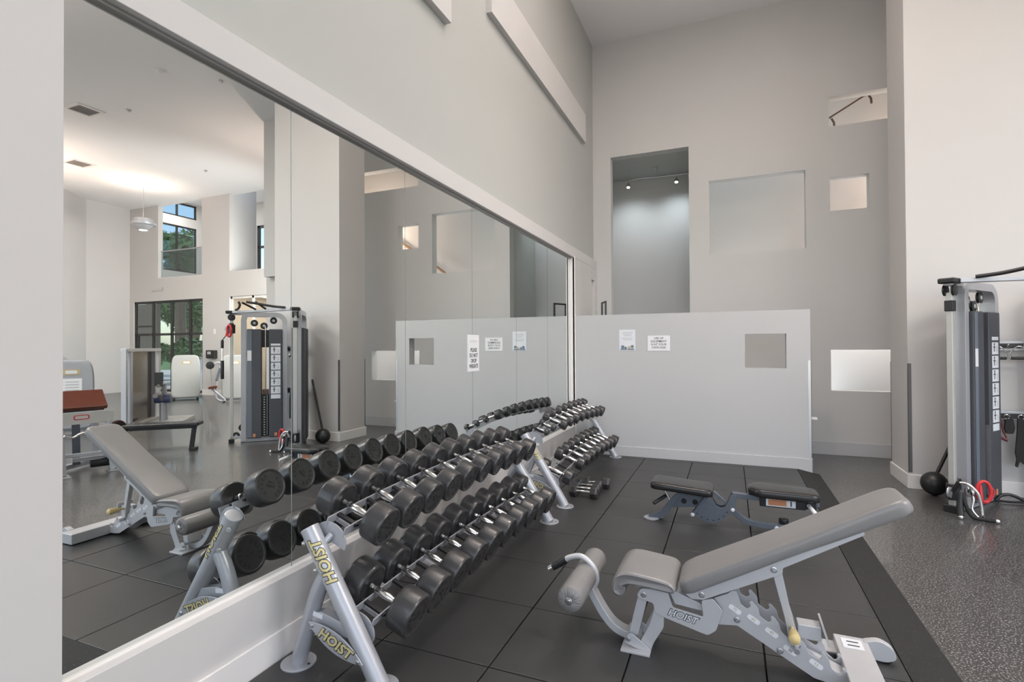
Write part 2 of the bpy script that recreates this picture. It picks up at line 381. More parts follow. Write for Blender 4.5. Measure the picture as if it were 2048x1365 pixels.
# lights of those rooms and of the stairwell
area('lounge_light', (10.8, 12.3, 3.0), (0, 0, 0), 2.5, 1.6, 90, WARM)
area('mezzanine_light', (14.8, 11.9, 6.5), (0, 0, 0), 1.6, 1.0, 75, (1, .95, .9))
point('stair_light', (4.7, 8.3, 3.7), 50, (1, .80, .66), .12)
point('stair_light_low', (3.7, 8.3, 1.9), 22, (1, .95, .92), .12)
area('stairwell_daylight', (1.95, 8.3, 5.3), (0, 0, 0), 1.4, .9, 16, (.78, .93, 1))
area('stairwell_daylight_low', (2.3, 8.25, .5), (radians(165), 0, 0), 1.6, .6, 24, (.86, .95, 1))
# ------------------------------------------------------------------ raised mat
b = B(); x_cuts = [.066, .382, .917, 1.449, 1.984, 2.515]; y_cuts = [1.452+.535*i for i in range(10)]
y_cuts[-1] = 6.267; y_cuts.append(6.395)
for xa, xb in zip(x_cuts, x_cuts[1:]):
    for ya, yb in zip(y_cuts, y_cuts[1:]):
        gq = .0022; b.box(xa+gq, xb-gq, ya+gq, yb-gq, .0, MZ)
mt = b.build('floor_mat', 'rubber_mat', smooth=False, bevel=.004, seg=1)
tag(mt, 'raised black rubber tile mat under the dumbbell racks and benches', 'mat')
B().box(.066, 2.512, 1.454, 6.395, .002, .030).build('mat_underlay', 'rubber_gap', mt, smooth=False)
b = B().poly([(2.515, 1.452, MZ), (2.725, 1.235, .004), (2.725, 6.41, .004), (2.515, 6.395, MZ)], [(2.515, 1.452, 0), (2.725, 1.235, 0), (2.725, 6.41, 0), (2.515, 6.395, 0)])
b.poly([(.066, 1.452, MZ), (.066, 1.235, .004), (2.725, 1.235, .004), (2.515, 1.452, MZ)], [(.066, 1.452, 0), (.066, 1.235, 0), (2.725, 1.235, 0), (2.515, 1.452, 0)])
b.build('ramp_edge', 'rubber_ramp', mt, smooth=False)
# ------------------------------------------------------------------ mirrors
nm = ['nearest', 'second', 'third', 'fourth', 'fifth', 'farthest']
for i in range(6):
    y0 = .9146+.9144*i
    tag(B().box(-.007, 0, y0+.0022, y0+.9144-.0022, .3825, 2.498).build('mirror_panel', 'mirror', smooth=False),
        f'tall frameless mirror panel on the left wall, {nm[i]} of the six from the camera', 'mirror')
structure(B().box(-.012, -.008, .914, 6.402, .381, 2.5).build('trim_5', 'backing', smooth=False))

# ================================================================== SIGNS
def panel(name, label, cat, O, R, U, wd, ht, th, m='paper'):
    R, U = Vector(R), Vector(U); N = R.cross(U); O = Vector(O)
    r = thing(name, label, cat, O)
    B().obox(O+N*th/2, R, U, N, wd, ht, th).build('board', m, r, smooth=False)
    return r, (lambda a, c, d=.0006: O+R*a+U*c+N*(th+d)), R, U
r, at, R, U = panel('wall_sign', 'tall narrow white sign reading PLEASE DO NOT DROP WEIGHTS, stuck on the mirror', 'sign', (.0, 3.672, 1.335), (0, 1, 0), (0, 0, 1), .19, .285, .004)
for k, s_ in enumerate(('PLEASE', 'DO NOT', 'DROP', 'WEIGHTS')):
    text('lettering', s_, at(0, .022-.042*k), R, U, .043, 'ink', r, depth=.0004, bold=.0006, sx=.82)
B().tube(smoothpath([at(-.07, .086), at(-.05, .10), at(-.035, .082), at(-.01, .10), at(.01, .083), at(.03, .10), at(.05, .084), at(.07, .098)]), .0016, 6).build('script_heading', 'grey_ink', r)
r, at, R, U = panel('wall_notice', 'white notice on the half wall reading USE OF EQUIPMENT IS AT YOUR OWN RISK', 'sign', (1.076, 6.413, 1.413), (1, 0, 0), (0, 0, 1), .258, .180, .003)
r.rotation_euler = (0, 0, 0)
for k, s_ in enumerate(('USE OF', 'EQUIPMENT', 'IS AT YOUR', 'OWN RISK')):
    text('lettering', s_, at(0, .058-.037*k), R, U, .034, 'ink', r, depth=.0004, bold=.0003)
r, at, R, U = panel('wall_poster', 'pale blue poster with a drawn scene at its foot, on the half wall', 'poster', (.705, 6.413, 1.455), (1, 0, 0), (0, 0, 1), .195, .25, .002, 'label')
for k in range(5): B().obox(at(0 if k % 2 else .005, .09-.019*k-(.012 if k > 2 else 0)), R, U, R.cross(U), .13-.02*(k % 3), .006, .0006).build('text_line', 'grey_ink', r, smooth=False)
for a, c, s1, m_ in ((-.055, -.085, .05, 'blue_ink'), (-.02, -.095, .035, 'blue_ink'), (.025, -.09, .04, 'tan_ink'), (.06, -.08, .045, 'blue_ink'), (.0, -.105, .03, 'grey_ink')):
    B().lathe(at(a, c), R.cross(U), [(0, s1*.42), (.0008, s1*.42)], 14).build('drawn_shape', m_, r, smooth=False)
B().obox(at(0, -.112), R, U, R.cross(U), .165, .016, .0008).build('drawn_shape', 'blue_ink', r, smooth=False)
# black frame standing behind the half wall
r = thing('black_stand', 'black metal stand whose square top frame shows above the half wall', 'stand', (.3, 6.92, 0))
a1, a2 = Vector((.354, 6.82, 0)), Vector((.257, 7.03, 0)); dz = Vector((0, 0, 1)); dd = (a2-a1).normalized(); nn = dd.cross(dz)
b = B()
for a in (a1, a2): b.obox(a+dz*.995, dd, nn, dz, .022, .022, 1.95)
b.obox((a1+a2)/2+dz*1.965, dd, nn, dz, (a2-a1).length+.022, .022, .022); b.build('frame', 'black', r, smooth=False, bevel=.003)
b = B()
for a in (a1, a2): b.obox(a+dz*.012, nn, dd, dz, .4, .05, .024)
b.obox((a1+a2)/2+dz*.012, dd, nn, dz, .20, .04, .02); b.build('base', 'black', r, smooth=False, bevel=.003)
tag(B().box(2.654, 2.72, 6.47, 6.53, .575, .60).cyl((2.66, 6.5, .585), (2.70, 6.5, .585), .012).build('wall_hook', 'paint_trim', bevel=.003), 'small white bracket on the end of the half wall', 'bracket')

# ================================================================== DUMBBELL RACKS
TILT = radians(21); A2 = Vector((cos(TILT), 0, -sin(TILT))); N2 = Vector((sin(TILT), 0, cos(TILT)))
TOPC, BOTC = Vector((.335, 0, .663)), Vector((.478, 0, .312))
def rack(y0, y1, bowt, bowb, label, slt=0, slb=0):
    r = thing('dumbbell_rack', label, 'dumbbell rack', (.35, (y0+y1)/2, MZ)); ym = (y0+y1)/2; hf = (y1-y0)/2
    top, foot = Vector((.222, 0, .626)), Vector((.579, 0, MZ+.004))
    for y, o in ((y0, -1), (y1, 1)):
        Y = Vector((0, y, 0)); d = (foot-top).normalized()
        f = B().cyl(top+Y, foot+Y, .038, seg=28).build('front_leg', 'silver', r)
        B().lathe(top+Y-d*.004, d, [(0, .030), (.001, .037), (.004, .0395), (.008, .0395)], 28).build('end_cap', 'silver', f)
        jt = top+(foot-top)*.28
        B().tube(smoothpath([jt+Y+Vector((0, 0, .0)), Vector((.268, y, .37)), Vector((.225, y, .25)), Vector((.175, y, .10)), Vector((.160, y, MZ+.004))]), .033, 22).build('rear_leg', 'silver', r)
        for fx in (.579, .160):
            fl = B().lathe((fx, y, MZ), (0, 0, 1), [(0, .072), (.005, .072), (.007, .070)], 32).build('foot_flange', 'silver', r)
            B().cyl((fx+.055, y, MZ+.0065), (fx+.055, y, MZ+.0085), .006).build('bolt_hole', 'black', fl)
        b = B().flat([(.185, .205), (.245, .285), (.30, .30), (.47, .262), (.50, .215), (.30, .225)], lambda a, c: (a, y-.022, c), (0, 1, 0), .044)
        br = b.build('cross_brace', 'silver', r, smooth=False, bevel=.004)
        B().obox((.285, y+o*.023, .285), (1, 0, -.15), (0, 1, 0), (.15, 0, 1), .05, .002, .02).build('sticker', 'label', br, smooth=False)
        # lens shaped name plate
        p, q = Vector((.255, 0, .262)), Vector((.528, 0, .145)); L = (q-p).length; e = (q-p)/L; nrm = Vector((-e.z, 0, e.x))
        if nrm.z < 0: nrm = -nrm
        pts = []
        for i in range(17): s_ = i/16; pts.append((s_*L, .040*sin(pi*s_)**.8))
        for i in range(17): s_ = 1-i/16; pts.append((s_*L, -.040*sin(pi*s_)**.8))
        pts = [pts[0]]+[pp for i, pp in enumerate(pts[1:]) if (Vector((*pp, 0))-Vector((*pts[i], 0))).length > 1e-4]
        if (Vector((*pts[0], 0))-Vector((*pts[-1], 0))).length < 1e-4: pts.pop()
        yp = y+o*.040
        pl = B().flat(pts, lambda a, c: tuple(p+e*a+nrm*c+Vector((0, yp, 0))), (0, o, 0), .006).build('name_plate', 'silver', r, smooth=False, bevel=.0015)
        for s_ in (.08, .92): B().lathe(p+e*L*s_+Vector((0, yp+o*.006, 0)), (0, o, 0), [(0, .009), (.003, .009), (.005, .006)], 12).build('bolt', 'steel', pl)
        Rv = e if o < 0 else -e; Uv = nrm
        cc = (p+q)/2+Vector((0, yp+o*.0066, 0))
        text('lettering', 'HOIST', cc-Uv*.001+Rv*.001, Rv, Uv, .060, 'ink', pl, depth=.0004, shear=.25, bold=.0052, sx=1.0)
        text('lettering', 'HOIST', cc+Vector((0, o*.0008, 0)), Rv, Uv, .060, 'gold', pl, depth=.0005, shear=.25, bold=.0018, sx=1.0)
        # lettering and bolts on the front leg, reading upwards
        perp = Vector((-d.z, 0, d.x)); Nout = (perp*.62+Vector((0, o, 0))*.78).normalized()
        Rt = -d if o < 0 else d; Ut = Nout.cross(Rt); ca_ = top+(foot-top)*.225+Y
        for k_, (m2, bo) in enumerate((('ink', .0050), ('gold', .0018))):
            tx = text('lettering', 'HOIST', ca_+Nout*(.0385+.0005*k_), Rt, Ut, .062, m2, f, depth=.0004, shear=.2, bold=bo, sx=1.06)
            wrap(tx, f, ca_, Rt, Nout, .0388)
        for s_ in (.075, .25):
            c3 = top+(foot-top)*s_+Y+Vector((-.030, o*.028, -.012))
            B().lathe(c3, (-.6, o, 0), [(0, .012), (.003, .012), (.004, .008), (.010, .0075)], 6).build('bolt', 'steel', f)
        # tray end plates
        for C_, rr in ((TOPC, .070), (BOTC, .070)):
            yy = y-o*.045; c4 = C_-N2*.075-A2*.01
            pts = arcpts(0, -.005, rr, -.15, pi+.15, 18)
            B().flat([(a*1.2, c-.018) for a, c in pts], lambda a, c: tuple(c4+A2*a+N2*c+Vector((0, yy, 0))), (0, -o, 0), .005).build('tray_end_plate', 'silver', r, smooth=False, bevel=.001)
            m_ = top+(foot-top)*(.14 if C_ is TOPC else .60)+Y
            B().cyl(m_, c4+Vector((0, yy, 0)), .014).build('tray_bracket', 'silver', r)
    for C_, bow, nm_ in ((TOPC, bowt, 'upper'), (BOTC, bowb, 'lower')):
        t_ = thing('tier_'+nm_, None, None, (0, 0, 0)); bpy.data.objects.remove(t_)
        b = B(); n = 26
        slo = slt if C_ is TOPC else slb
        def Zp(y): return bow*(1-((y-ym)/hf)**2)+slo*(y-y0)/(y1-y0)
        ys = [y0+.04+(y1-y0-.08)*i/n for i in range(n+1)]
        rails = None
        for off_ in (-.048, .048):
            b = B(); R_ = []
            for y in ys:
                c = C_+A2*off_-N2*.018+Vector((0, y, Zp(y)))
                R_.append([c-A2*.0025, c+A2*.0025, c+A2*.0025-N2*.038, c-A2*.0025-N2*.038])
            b.ring_solid(R_)
            rl_ = b.build('tray_rail', 'silver', r, smooth=False)
            rails = rails or rl_
            for k in range(20):
                y = y0+.12+k*(y1-y0-.24)/19; c = C_+A2*(off_+(.004 if off_ > 0 else -.004))-N2*.035+Vector((0, y, Zp(y)))
                if k % 2 == 0 and off_ > 0: B().lathe(c, A2, [(0, .006), (.003, .006), (.004, .004)], 8).build('bolt', 'chrome', rl_)
        for k in range(5):
            y = y0+.12+k*(y1-y0-.24)/4; B().obox(C_-N2*.054+Vector((0, y, Zp(y))), A2, (0, 1, 0), N2, .096, .05, .005).build('tray_cross_plate', 'silver', r, smooth=False)
        for k in range(10):
            y = y0+.17+.2*k
            for dy in (-.055,):
                c = C_-N2*.030+Vector((0, y+dy-.01, Zp(y)))
                B().obox(c, A2, (0, 1, 0), N2, .125, .022, .014).build('rubber_cradle', 'black', r, smooth=False, bevel=.003)
    return r
rack(1.71, 3.79, .040, .035, 'silver two-tier dumbbell rack nearest the camera, holding the large dumbbells', -.014, -.024)
rack(4.20, 6.28, .045, .045, 'silver two-tier dumbbell rack by the half wall, holding the small dumbbells', -.010, -.008)

def dumbbell_proto(rad, half, hl, label, group):
    """axis along local X; head radius rad, half total length, head length hl"""
    o = thing('dumbbell', label, 'dumbbell', (0, 0, 0), group)
    g0 = half-hl
    B().lathe((-g0-.004, 0, 0), (1, 0, 0), [(0, .014), (.006, .0145), (.014, .0125), (.022, .0125), (.024, .0165), (.030, .0165), (.032, .013), (.038, .0135),
        (g0*.75, .0165), (g0+.004, .0180), (g0*1.25+.008, .0165), (2*g0-.03, .0135), (2*g0-.024, .013), (2*g0-.022, .0165), (2*g0-.016, .0165), (2*g0-.014, .0125), (2*g0+.002, .0145), (2*g0+.008, .014)], 20).build('handle', 'chrome', o)
    for s in (-1, 1):
        k = rad/.083
        h = B().lathe((s*g0, 0, 0), (s, 0, 0), [(.010*k, .018), (.009*k, rad*.62), (.002, rad*.80), (.0, rad*.90), (.004, rad*.965), (.010, rad*.99), (.020, rad), (hl-.012, rad), (hl-.006, rad*.985), (hl-.001, rad*.94), (hl, rad*.90), (hl-.001, rad*.84), (hl-.004, rad*.80), (hl-.005, rad*.4), (hl-.005, .001)], 40).build('head', 'urethane', o)
        b = B()
        e = Vector((s, 0, 0))
        for i in range(14):
            if i in (3, 4, 10, 11): continue
            a = 2*pi*i/14; u_ = Vector((0, cos(a), sin(a))); v_ = Vector((0, -sin(a), cos(a)))
            b.obox(e*(half-.0045)+u_*rad*.60, u_, v_, e, rad*.20, rad*.13, .002)
        b.obox(e*(half-.0045), (0, 1, 0), (0, 0, 1), e, rad*.5, rad*.13, .002); b.obox(e*(half-.0045)+Vector((0, 0, rad*.2)), (0, 1, 0), (0, 0, 1), e, rad*.3, rad*.08, .002)
        b.build('face_emblem', 'face', h, smooth=False)
    return o
def dup(root, loc, rot, label, scale=1):
    r = root.copy(); COL.objects.link(r); r.location = loc; r.rotation_euler = rot; r['label'] = label; r.scale = (scale, scale, scale)
    for ch in list(root.children):
        c = ch.copy(); COL.objects.link(c); c.parent = r
        for gch in ch.children:
            d = gch.copy(); COL.objects.link(d); d.parent = c
    return r
ORD = ['first', 'second', 'third', 'fourth', 'fifth', 'sixth', 'seventh', 'eighth', 'ninth', 'tenth']
def row(C_, ys, rad, half, hl, tier, rackname, grp, y0, y1, bow, sizes=None, slope=0):
    ym, hf = (y0+y1)/2, (y1-y0)/2; proto = None
    for i, y in enumerate(ys):
        s = sizes[i] if sizes else 1
        lab = f'{ORD[i]} dumbbell from the near end, {tier} tier of the {rackname}'
        loc = C_+Vector((0, y, bow*(1-((y-ym)/hf)**2)+slope*(y-y0)/(y1-y0)))
        rx = random.uniform(-3, 3)
        jy = random.uniform(-.6, .6); jz = random.uniform(-2.2, 2.2)
        rot = (radians(rx*20), TILT+radians(jy), radians(jz))
        if proto is None:
            proto = dumbbell_proto(rad, half, hl, lab, grp); proto.location = loc; proto.rotation_euler = rot; proto.scale = (s, s, s)
        else: dup(proto, loc, rot, lab, s)
Y1 = [1.88+.2*k for k in range(10)]
row(TOPC-Vector((0, 0, .008)), Y1, .083, .164, .090, 'upper', 'nearer rack, large', 'large dumbbells on the upper tier of the nearer rack', 1.71, 3.79, .040, [1.04, 1.03, 1.01, .99, .98, .97, .96, .96, .95, .95], -.014)
row(BOTC-Vector((0, 0, .004)), Y1, .092, .171, .099, 'lower', 'nearer rack, large', 'large dumbbells on the lower tier of the nearer rack', 1.71, 3.79, .035, [1.03, 1.02, 1.01, 1, 1, .99, .99, .98, .98, .97], -.024)
TS = [.52, .56, .86, .88, .92, .95, 1, 1.03, 1.06, 1.08]
Y2 = [4.30, 4.48, 4.71, 4.91, 5.11, 5.32, 5.53, 5.73, 5.93, 6.11]
def row2():
    row(TOPC-Vector((0, 0, .010)), Y2, .055, .138, .066, 'upper', 'farther rack, small', 'small dumbbells on the upper tier of the farther rack', 4.2, 6.28, .045, TS, -.010)
    row(BOTC-Vector((0, 0, .004)), [4.29]+Y2[2:], .062, .146, .070, 'lower', 'farther rack, small', 'small dumbbells on the lower tier of the farther rack', 4.2, 6.28, .045, [1.0, .98, 1, 1.02, 1.04, 1.06, 1.08, 1.10, 1.12], -.008)
row2()
# four hex dumbbells lying side by side on the mat
def hexbell(loc, rz, label, s=1):
    o = thing('hex_dumbbell', label, 'dumbbell', loc, 'hex dumbbells lying on the mat'); o.rotation_euler = (0, 0, rz); 
    ex = Vector((cos(rz), sin(rz), 0)); L = Vector(loc)+Vector((0, 0, .048))
    B().lathe(L-ex*.066, ex, [(0, .013), (.012, .011), (.03, .013), (.066, .0165), (.10, .013), (.12, .011), (.132, .013)], 16).build('handle', 'chrome', o)
    for q in (-1, 1):
        ey = Vector((-sin(rz), cos(rz), 0)); n = 6; ring = []
        for d, rr in ((.062, .044), (.068, .054), (.112, .055), (.128, .040)):
            ring.append([L+ex*q*d+(ey*sin(2*pi*i/n)+Vector((0, 0, 1))*cos(2*pi*i/n+0))*0+ (ey*cos(2*pi*(i)/n)+Vector((0, 0, 1))*sin(2*pi*(i)/n))*rr for i in range(n)])
        B().ring_solid(ring).build('head', 'urethane', o, smooth=False, bevel=.004)
    return o
for i, (x, y, a) in enumerate(((.655, 4.52, -.04), (.645, 4.635, .05), (.64, 4.75, -.02), (.685, 4.865, .04))):
    hexbell((x, y, MZ), a, ['nearest of the four hex dumbbells lying on the mat beside the racks', 'second nearest of the four hex dumbbells lying on the mat', 'third of the four hex dumbbells lying on the mat, counted from the camera', 'farthest of the four hex dumbbells lying on the mat beside the farther rack'][i])

# ================================================================== FOREGROUND ADJUSTABLE BENCH
def rpoly(p, r=.006, n=3):
    """round the corners of a 2-D outline"""
    out = []; N = len(p)
    for i in range(N):
        a, b_, c = Vector(p[i-1]), Vector(p[i]), Vector(p[(i+1) % N])
        u, v = (a-b_), (c-b_); k = min(r, u.length*.45, v.length*.45); u.normalize(); v.normalize()
        P0, P1 = b_+u*k, b_+v*k
        for j in range(n+1):
            t = j/n; out.append(tuple((1-t)**2*P0+2*t*(1-t)*b_+t*t*P1))
    return out
bench = thing('adjustable_bench', 'silver framed adjustable weight bench with grey padded seat and raised backrest in the foreground', 'bench', (1.85, 2.42, MZ))
XZ = lambda y: (lambda a, c: (a, y, c))
plate = [(1.472, .291), (1.489, .324), (1.600, .337), (1.623, .265), (1.746, .249), (1.739, .318), (1.784, .332), (1.822, .289), (1.796, .202), (1.763, .176), (1.73, .183), (1.586, .217), (1.547, .232), (1.543, .269), (1.514, .274), (1.486, .279)]
sp0 = None
for y in (2.335, 2.495):
    sp = B().flat(rpoly(plate, .010), XZ(y), (0, 1, 0), .008).build('side_plate', 'silver_worn', bench, smooth=False, bevel=.0015)
    sp0 = sp0 or sp
e_ = Vector((.21, 0, -.035)).normalized(); u_ = Vector((.035, 0, .21)).normalized()
text('lettering', 'HOIST', (1.662, 2.3345, .2355), e_, u_, .042, 'ink', sp0, depth=.0004, shear=.25, bold=.0028, sx=1.0)
text('lettering', 'HOIST', (1.662, 2.3337, .2355), e_, u_, .040, 'label', sp0, depth=.0005, shear=.25, bold=.0004, sx=1.04)
for y in (2.343, 2.485):
    B().flat(rpoly([(1.543, .245), (1.586, .222), (1.584, .168), (1.545, .100), (1.528, MZ+.008), (1.470, MZ+.008), (1.490, .10), (1.525, .17), (1.540, .222)], .01), XZ(y), (0, 1, 0), .010).build('front_leg', 'silver_worn', bench, smooth=False, bevel=.0015)
    B().flat(rpoly([(1.420, .094), (1.436, .120), (1.456, .118), (1.530, .066), (1.530, MZ+.006), (1.468, MZ+.012), (1.418, .078)], .008), XZ(y-.012), (0, 1, 0), .008).build('lug', 'silver_worn', bench, smooth=False, bevel=.001)
B().flat(rpoly([(1.478, .300), (1.520, .300), (1.472, .102), (1.430, .100)], .012), XZ(2.36), (0, 1, 0), .10).build('link_bar', 'silver_worn', bench, smooth=False, bevel=.004)
B().box(1.405, 1.53, 2.30, 2.54, MZ, MZ+.010).build('foot_plate', 'silver_worn', bench, smooth=False, bevel=.002)
# leg roller arm
arm = smoothpath([(1.247, 2.42, .255), (1.268, 2.42, .215), (1.31, 2.42, .150), (1.355, 2.42, .103), (1.41, 2.42, .080), (1.475, 2.42, .082)], 5)
hw_, hh_ = .030, .017
B().sweep(arm, [(-hw_, -hh_), (hw_, -hh_), (hw_, hh_), (-hw_, hh_)], (0, 1, 0)).build('roller_arm', 'silver_worn', bench, smooth=False, bevel=.004)
B().tube(smoothpath([(1.255, 2.43, .245), (1.272, 2.43, .29), (1.255, 2.43, .345), (1.20, 2.43, .385), (1.14, 2.43, .372), (1.115, 2.43, .352)], 5), .0135).build('roller_handle', 'silver_worn', bench)
gr = B().cyl((1.125, 2.43, .360), (1.055, 2.43, .312), .017, seg=18).build('handle_grip', 'black', bench)
B().cyl((1.058, 2.43, .314), (1.040, 2.43, .302), .0185, seg=18).build('grip_cap', 'chrome', gr)
rc = Vector((1.218, 0, .303)); RS = 1.12
ro = B().lathe(rc+Vector((0, 2.155, 0)), (0, 1, 0), [(a_, r_*RS) for a_, r_ in ((0, .012), (-.004, .022), (0, .036), (.010, .047), (.022, .050), (.20, .051), (.225, .050), (.245, .048), (.265, .050), (.29, .051), (.47, .050), (.482, .046), (.492, .035), (.49, .012))], 36).build('foam_roller', 'vinyl', bench)
b = B()
for i in range(22):
    a = 2*pi*i/22+.1*sin(i*5); b.tube([rc+Vector((cos(a)*q*RS, 2.155+yy, sin(a)*q*RS)) for q, yy in ((.014, -.003), (.024, -.0035), (.036, .001), (.045, .009))], [.0018, .0032, .0028, .001], 6)
b.build('gathered_cover', 'vinyl', ro)
B().lathe(rc+Vector((0, 2.150, 0)), (0, -1, 0), [(0, .0165), (.003, .0165), (.004, .012), (.0045, .007), (.007, .006)], 20).build('hub_cap', 'chrome', ro)
# seat pad
def pad(outline, thick, name, m, frame, parent, inset=.016, levels=1):
    """soft cushion: rounded outline in (a,b), frame=(origin, eu, ev, en) with thickness along en"""
    O, eu, ev, en = [Vector(q) for q in frame]; cx = sum(p[0] for p in outline)/len(outline); cy = sum(p[1] for p in outline)/len(outline)
    def ring(k, h):
        out = []
        for x, y in outline:
            dx, dy = x-cx, y-cy; L = sqrt(dx*dx+dy*dy); f = max(0, (L-k)/L)
            out.append(O+eu*(cx+dx*f)+ev*(cy+dy*f)+en*h)
        return out
    prof = [(inset*.9, 0), (inset*.25, thick*.06), (0, thick*.25), (0, thick*.62), (inset*.3, thick*.84), (inset, thick*.97), (inset*2.2, thick*1.02), (inset*4, thick*1.05)]
    b = B(); b.ring_solid([ring(k, h) for k, h in prof]); return b.build(name, m, parent, angle=60)
def rrect(x0, x1, y0, y1, r, n=6, taper=0):
    pts = []
    for cx, cy, a in ((x1-r, y1-r, 0), (x0+r, y1-r, pi/2), (x0+r, y0+r, pi), (x1-r, y0+r, 3*pi/2)):
        for i in range(n+1): pts.append((cx+r*cos(a+pi/2*i/n), cy+r*sin(a+pi/2*i/n)))
    dens = []
    for i, p in enumerate(pts):
        q = pts[(i+1) % len(pts)]; dens.append(p); d = sqrt((p[0]-q[0])**2+(p[1]-q[1])**2); k = int(d/.05)
        for j in range(1, k): dens.append((p[0]+(q[0]-p[0])*j/k, p[1]+(q[1]-p[1])*j/k))
    if taper:
        ym = (y0+y1)/2; dens = [(x, ym+(y-ym)*(1-taper*((x-x0)/(x1-x0)))) for x, y in dens]
    return dens
ang = atan2(.793-.358, 2.459-1.657); eu = Vector((cos(ang), 0, sin(ang))); en = Vector((-sin(ang), 0, cos(ang)))
pad(rrect(0, .925, -.125, .125, .045, taper=.12), .056, 'backrest', 'vinyl', ((1.668, 2.418, .336), eu, (0, 1, 0), en), bench)
B().flat([(0, 0), (.90, 0), (.90, .006), (0, .006)], lambda a, c: tuple(Vector((1.680, 2.345, .334))+eu*a+en*c), (0, 1, 0), .15).build('backrest_board', 'black', bench, smooth=False)
# seat: slightly raised front with a curled lip
R_ = []
path = [(1.432, .322), (1.418, .300), (1.392, .298), (1.374, .315), (1.374, .345), (1.384, .375), (1.41, .398), (1.45, .407), (1.52, .402), (1.60, .392), (1.625, .382), (1.640, .362), (1.630, .346), (1.60, .345), (1.50, .352), (1.430, .350), (1.420, .338)]
path = [tuple(p)[:2] for p in smoothpath([(a, c, 0) for a, c in path], 4)]
pc = (sum(p[0] for p in path)/len(path), sum(p[1] for p in path)/len(path))
for y, k in ((2.288, .020), (2.280, .010), (2.284, .003), (2.296, 0), (2.36, -.001), (2.42, -.002), (2.48, -.001), (2.560, 0), (2.575, .003), (2.582, .010), (2.574, .020)):
    rr = []
    for a, c in path:
        # shrink towards a medial line so that the curled lip keeps its shape
        mx_ = min(max(a, 1.395), 1.615); mz_ = .374 if a > 1.43 else max(.318, min(.374, c))
        mx_ = mx_ if a > 1.43 or c > .36 else 1.398
        dx, dz_ = a-mx_, c-mz_; L = max(1e-6, sqrt(dx*dx+dz_*dz_)); f = max(.15, (L-k)/L)
        rr.append((mx_+dx*f, y, mz_+dz_*f))
    R_.append(rr)
B().ring_solid(R_).build('seat', 'vinyl', bench, angle=60)
B().box(1.46, 1.63, 2.345, 2.495, .325, .348).build('seat_bracket', 'silver_worn', bench, smooth=False, bevel=.002)
# channel between the side plates, backrest rail, strut and ladder
B().flat([(1.600, .335), (1.740, .290), (1.748, .262), (1.63, .270)], XZ(2.36), (0, 1, 0), .115).build('spine_channel', 'silver_worn', bench, smooth=False, bevel=.002)
B().flat(rpoly([(1.675, .335), (2.006, .512), (2.318, .682), (2.322, .668), (2.044, .500), (2.044, .480), (2.030, .470), (1.746, .322), (1.700, .318)], .006), XZ(2.332), (0, 1, 0), .010).build('backrest_rail', 'silver_worn', bench, smooth=False, bevel=.0015)
B().flat(rpoly([(1.675, .335), (2.006, .512), (2.318, .682), (2.322, .668), (2.044, .500), (2.044, .480), (2.030, .470), (1.746, .322), (1.700, .318)], .006), XZ(2.488), (0, 1, 0), .010).build('backrest_rail', 'silver_worn', bench, smooth=False, bevel=.0015)
st = B().flat(rpoly([(2.004, .485), (2.041, .485), (2.078, .297), (2.107, .205), (2.099, .190), (2.067, .196), (2.053, .286)], .010), XZ(2.352), (0, 1, 0), .030).build('support_strut', 'silver_worn', bench, smooth=False, bevel=.003)
B().flat(rpoly([(2.004, .485), (2.041, .485), (2.078, .297), (2.107, .205), (2.099, .190), (2.067, .196), (2.053, .286)], .010), XZ(2.450), (0, 1, 0), .030).build('support_strut', 'silver_worn', bench, smooth=False, bevel=.003)
B().lathe((2.076, 2.352, .262), (0, -1, .05), [(0, .007), (.030, .006), (.034, .012), (.045, .017), (.085, .0215), (.100, .020), (.106, .013), (.108, .003)], 20).build('locking_knob', 'cream', st)
B().cyl((2.090, 2.325, .184), (2.090, 2.50, .184), .011).build('catch_pin', 'steel', bench)
B().box(2.10, 2.185, 2.395, 2.455, .205, .262).build('grab_handle', 'silver_worn', bench, smooth=False, bevel=.004)
B().flat(rpoly([(2.180, .282), (2.205, .200), (2.212, .202), (2.188, .284)], .002), XZ(2.375), (0, 1, 0), .10).build('handle_plate', 'silver_worn', bench, smooth=False, bevel=.001)
lad = [(1.786, .323), (1.84, .35), (1.858, .367), (1.875, .366), (1.892, .312), (1.915, .301), (1.929, .315), (1.921, .332), (1.931, .338), (1.957, .309), (1.961, .28), (1.992, .26), (2.005, .27), (1.999, .287), (2.009, .29), (2.032, .264), (2.038, .235), (2.058, .217), (2.075, .205), (2.080, .185), (2.095, .172), (2.108, .185), (2.104, .205), (2.112, .212), (2.128, .190), (2.135, .168), (2.173, .150), (2.183, .165), (2.174, .180), (2.183, .185), (2.205, .156), (2.211, .127), (2.241, .105), (2.252, .118), (2.246, .132), (2.256, .136), (2.272, .110), (2.33, .092), (2.33, MZ+.012), (2.204, .067), (2.153, .074), (1.876, .225), (1.803, .215), (1.821, .28)]
ld0 = None
for y in (2.365, 2.470):
    ld = B().flat(rpoly(lad, .006, 2), XZ(y), (0, 1, 0), .007).build('ladder_plate', 'silver_worn', bench, smooth=False, bevel=.001)
    ld0 = ld0 or ld
B().flat([(1.80, .275), (2.28, .090), (2.27, .062), (1.80, .245)], XZ(2.385), (0, 1, 0), .07).build('spine_tube', 'silver_worn', bench, smooth=False, bevel=.003)
ladd = Vector((.33, 0, -.20)).normalized(); ladu = Vector((.20, 0, .33)).normalized()
